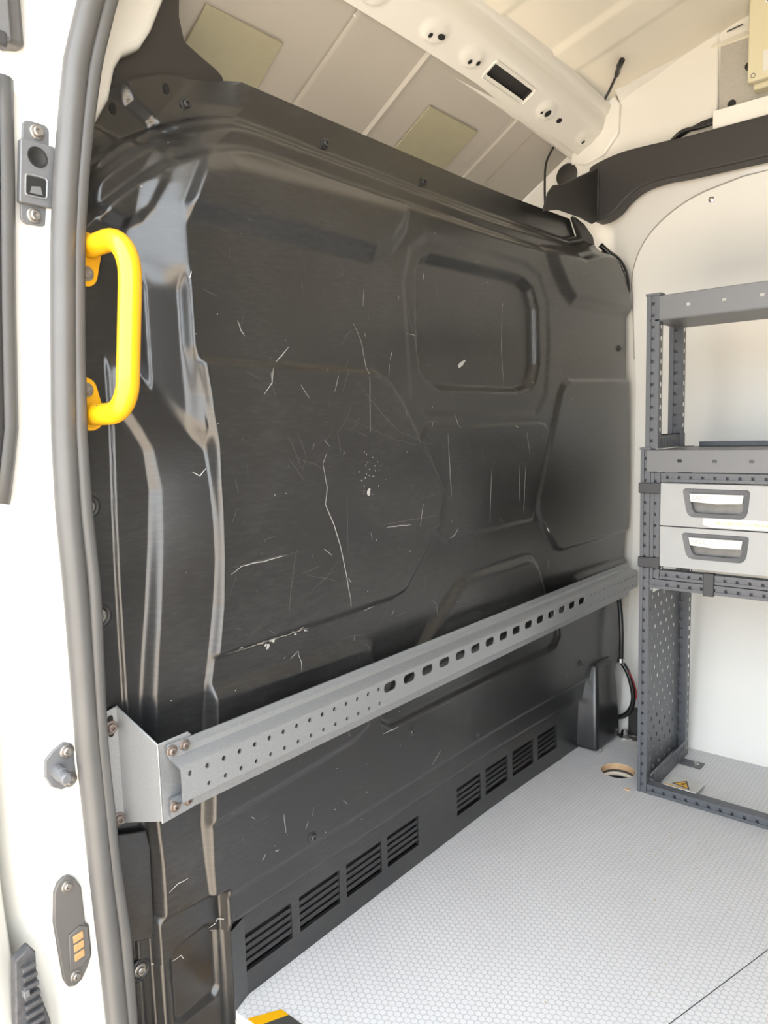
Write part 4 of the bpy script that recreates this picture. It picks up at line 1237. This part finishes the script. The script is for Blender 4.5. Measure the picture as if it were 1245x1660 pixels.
# side channel between the upper posts
sc_ = MB(); cells_ = [XF + .026]; holes_ = {}
for k in range(6):
    c = XF + .045 + k * .022; cells_.append(c - .006); holes_[len(cells_) - 1] = [(c - .002, .940), (c + .002, .940), (c + .002, .956), (c - .002, .956)]; cells_.append(c + .006)
cells_.append(1.60)
plate_holes(sc_, cells_, holes_, .930, .966, lambda u, v, w: (u, -.284 + w, v), .002)
sc_.box(XF + .026, 1.60, -.284, -.262, .964, .966)
obj('side_channel', sc_, 'rack', rack)
# rails around the drawers
hrail(-.298, YR, .846, .869, XF + .002, .028)
hrail(-.298, YR, .594, .617, XF + .002, .028)
hrail(-.273, YR, .568, .592, XF, .028)
# bottom front beam and sides
hrail(-.273, YR, .001, .027, XF, .030)
obj('side_beam', MB().box(XF + .03, 1.655, -.283, -.268, .002, .030), 'rack', rack, bevel=.001)
sb = MB(); cells_ = [XF + .03]; holes_ = {}
for k in range(11):
    c = XF + .046 + k * .0225; cells_.append(c - .006); holes_[len(cells_) - 1] = [(c - .0025, .034), (c + .0025, .034), (c + .0025, .044), (c - .0025, .044)]; cells_.append(c + .006)
cells_.append(1.655)
plate_holes(sb, cells_, holes_, .028, .052, lambda u, v, w: (u, -.2835 + w, v), .002)
obj('side_flange', sb, 'rack', rack)
# perforated side panel: rows of slots in a diagonal lattice
pp = MB()
zrow = .030; r = 0
px0, px1 = XF + .028, 1.658
NC = 6; cw = (px1 - px0) / (2 * NC)
while zrow + .0285 < .566:
    cells_ = [px0]; holes_ = {}
    for k in range(2 * NC):
        if (k + r) % 2 == 0:
            c = px0 + (k + .5) * cw
            cells_.append(c - .008); holes_[len(cells_) - 1] = rrect(c - .0052, c + .0052, zrow + .0080, zrow + .0205, .004, 2); cells_.append(c + .008)
    cells_.append(px1)
    plate_holes(pp, cells_, holes_, zrow, zrow + .0285, lambda u, v, w: (u, -.262 + w, v), .0015)
    zrow += .0285; r += 1
obj('side_panel', pp, 'rack', rack)
# foot bracket
fb = MB().box(1.600, 1.640, -.283, -.345, .0005, .004).box(1.600, 1.640, -.283, -.287, .004, .030)
ft = obj('foot_bracket', fb, 'rack', rack, bevel=.001)
place(BOLT_CHROME, 'bolt', rack, (1.618, -.326, .004), (math.radians(-90), 0, 0), .8)
# plastic clips
obj('clip', MB().box(XF - .006, XF + .012, PA0 + .003, -.300, .816, .843), 'clip', rack, bevel=.002)
obj('clip', MB().box(XF - .006, XF + .012, PA0 + .003, -.300, .622, .649), 'clip', rack, bevel=.002)
obj('clip', MB().box(XF - .006, XF + .012, -.409, -.434, .564, .622), 'clip', rack, bevel=.002)

# drawers
def drawer(z0, z1, label, sticker):
    d = thing('drawer', label, 'drawer', (XF + .15, -.6, z0), group='drawers in the shelving rack')
    ya, yb = -.2995, YR + .005
    hy0, hy1 = -.357, -.509
    zt, zb_ = z1 - .013, z0 + .026
    outer = [(hy0, zt - .008), (hy0 - .008, zb_ + .018), (hy0 - .011, zb_ + .009), (hy0 - .016, zb_ + .003), (hy0 - .024, zb_), (hy1 + .020, zb_), (hy1 + .012, zb_ + .003), (hy1 + .007, zb_ + .009), (hy1 + .004, zb_ + .018), (hy1, zt - .008), (hy1 + .001, zt - .003), (hy1 + .006, zt), (hy0 - .006, zt), (hy0 - .001, zt - .003)]
    # front split into cells with the handle opening cut out
    f = MB()
    plate_holes(f, [ya, -.34, -.526, yb], {1: outer}, z0, z1, lambda u, v, w: (XF - .001 + w, u, v), .02)
    f.box(XF + .001, XF + .28, ya, ya - .002, z0, z1); f.box(XF, XF + .28, ya, yb, z0, z0 + .002); f.box(XF, XF + .28, ya, yb, z1 - .002, z1)
    obj('front', f, 'drawer', d)
    # handle surround: ring between outer and inner loop
    cy_ = sum(p[0] for p in outer) / len(outer); cz_ = sum(p[1] for p in outer) / len(outer)
    inner = [(cy_ + (p[0] - cy_) * .84, cz_ + (p[1] - cz_) * .72) for p in outer]
    big = [(cy_ + (p[0] - cy_) * 1.02, cz_ + (p[1] - cz_) * 1.03) for p in outer]
    n = len(outer); rg = MB()
    vs = [(XF - .0015, *p) for p in big] + [(XF - .004, *p) for p in outer] + [(XF + .004, *p) for p in inner] + [(XF + .022, *p) for p in inner]
    rg.add(vs, [(l * n + i, l * n + (i + 1) % n, (l + 1) * n + (i + 1) % n, (l + 1) * n + i) for l in range(3) for i in range(n)])
    hd_ = obj('handle_surround', rg, 'handle_grey', d, smooth=True, auto=40)
    obj('handle_recess', MB().prism([(p[0], p[1]) for p in inner], 'x', XF + .020, XF + .023), 'clear', d)
    zi1 = max(p[1] for p in inner); yi0 = max(p[0] for p in inner); yi1 = min(p[0] for p in inner)
    gp_ = [(yi0 - .001, zi1 - .001), (yi1 + .001, zi1 - .001), (yi1 + .004, zi1 - .022), (cy_, zi1 - .025), (yi0 - .005, zi1 - .021)]
    gripp = obj('handle_grip', MB().prism(gp_, 'x', XF - .001, XF + .012), 'paper', d, bevel=.001)
    text('embossed_letters', 'SACC', .0155, (XF - .0015, yi0 - .008, zi1 - .016), 'felt', gripp)
    if sticker:
        s = obj('sticker', MB().prism([(-.405, .7595), (-.75, .7595), (-.75, .7385), (-.425, .7370), (-.410, .7405), (-.404, .745)], 'x', XF - .0022, XF - .0012), 'paper', d)
        text('sticker_writing', 'NUTS/BOLTS/COTTER WASHERS', .0098, (XF - .0025, -.436, .7450), 'orange_ink', s)
    return d
drawer(.735, .843, 'light grey plastic drawer with a white handwritten sticker, upper of two', True)
drawer(.629, .732, 'light grey plastic drawer without a sticker, lower of two', False)

# ================================================================== SMALL THINGS ON THE FLOOR
wc = thing('warning_card', 'white card with a yellow high voltage triangle on the floor under the rack', 'card', (1.48, -.34, .003))
c4 = [(1.397, -.309), (1.514, -.301), (1.502, -.386), (1.394, -.395)]
def cz(x): return .0035 + (1.51 - x) / .115 * .0255
cmid = MB(); cmid.add([(x, y, cz(x)) for x, y in c4] + [(x, y, cz(x) + .0012) for x, y in c4], [(3, 2, 1, 0), (4, 5, 6, 7)] + [(i, (i + 1) % 4, 4 + (i + 1) % 4, 4 + i) for i in range(4)])
card = obj('card', cmid, 'paper', wc)
A, B4, C4, D4 = [Vector((*p, 0)) for p in c4]
def cp(u, v, z):   # u along A->D (to the right in view), v along A->B (away)
    p = A.lerp(D4, u).lerp(B4.lerp(C4, u), v); return (p.x, p.y, cz(p.x) + z - .0008)
T3 = [(.17, .27), (.467, .84), (.775, .13)]
tcx = sum(p[0] for p in T3) / 3; tcy = sum(p[1] for p in T3) / 3
tri = MB(); tri.add([cp(u, v, .0026) for u, v in T3], [(0, 1, 2)])
obj('triangle_border', tri, 'ink', card)
tri = MB(); tri.add([cp(tcx + (u - tcx) * .76, tcy + (v - tcy) * .76, .0028) for u, v in T3], [(0, 1, 2)])
obj('triangle', tri, 'sign_yellow', card)
tri = MB(); tri.add([cp(tcx + u * 1.1, tcy + v * 1.1, .0030) for u, v in ((.02, .16), (-.05, .0), (.0, .0), (-.05, -.15), (.07, .05), (.015, .05), (.07, .16))], [tuple(range(7))])
obj('lightning_bolt', tri, 'ink', card)
tri = MB(); tri.add([cp(.05, .03, .0026), cp(.66, .03, .0026), cp(.66, .10, .0026), cp(.05, .10, .0026)], [(0, 1, 2, 3)])
obj('yellow_strip', tri, 'sign_yellow', card)

# hazard tape along the door edge of the floor
hz = thing('hazard_tape', 'yellow and black hazard tape stuck along the floor edge by the door', 'tape', (.23, -.4, 0))
TX0, TX1 = .2065, .2565
y = -.010; k = 0
while y > -1.2:
    y2 = y - .050; sk = .048
    mb = MB()
    if k == 0: pts = [(TX0, -.022), (TX1, -.022 - .030), (TX1, y2 - .012), (TX0, y2 + .012)]
    else: pts = [(TX0, y + .012), (TX1, y - .012), (TX1, y2 - .012), (TX0, y2 + .012)]
    mb.add([(a, b, .0012) for a, b in pts] + [(a, b, .0002) for a, b in pts], [(0, 1, 2, 3)] + [(i, (i + 1) % 4, 4 + (i + 1) % 4, 4 + i) for i in range(4)])
    obj('stripe', mb, 'yellow' if k % 2 == 0 else 'tape', hz)
    y = y2; k += 1

# grit and crumbs on the floor
gm = MB()
for k in range(150):
    if k < 60: x, y = rng.uniform(.25, 1.3), rng.uniform(-.75, -.01)
    else: x, y = 1.15 + rng.normal(0, .10), -.44 + rng.normal(0, .05)
    if x > 1.36: continue
    s = rng.uniform(.0006, .0022)
    p = [(x + s * math.cos(a) * rng.uniform(.6, 1.3), y + s * math.sin(a) * rng.uniform(.6, 1.3)) for a in np.linspace(0, 2 * math.pi, 5, endpoint=False)]
    gm.prism(p, 'z', .0001, .0001 + s * .6)
tag(obj('floor_grit', gm, 'grit'), 'scattered grit and crumbs lying on the pale floor', 'grit', kind='stuff')
ch = MB().prism([(1.355, -.2195), (1.366, -.2205), (1.3665, -.2295), (1.358, -.2325)], 'z', .0005, .004)
tag(obj('wood_chip', ch, 'wood', bevel=.0005), 'tan wood chip on the floor beside the rack post', 'chip')
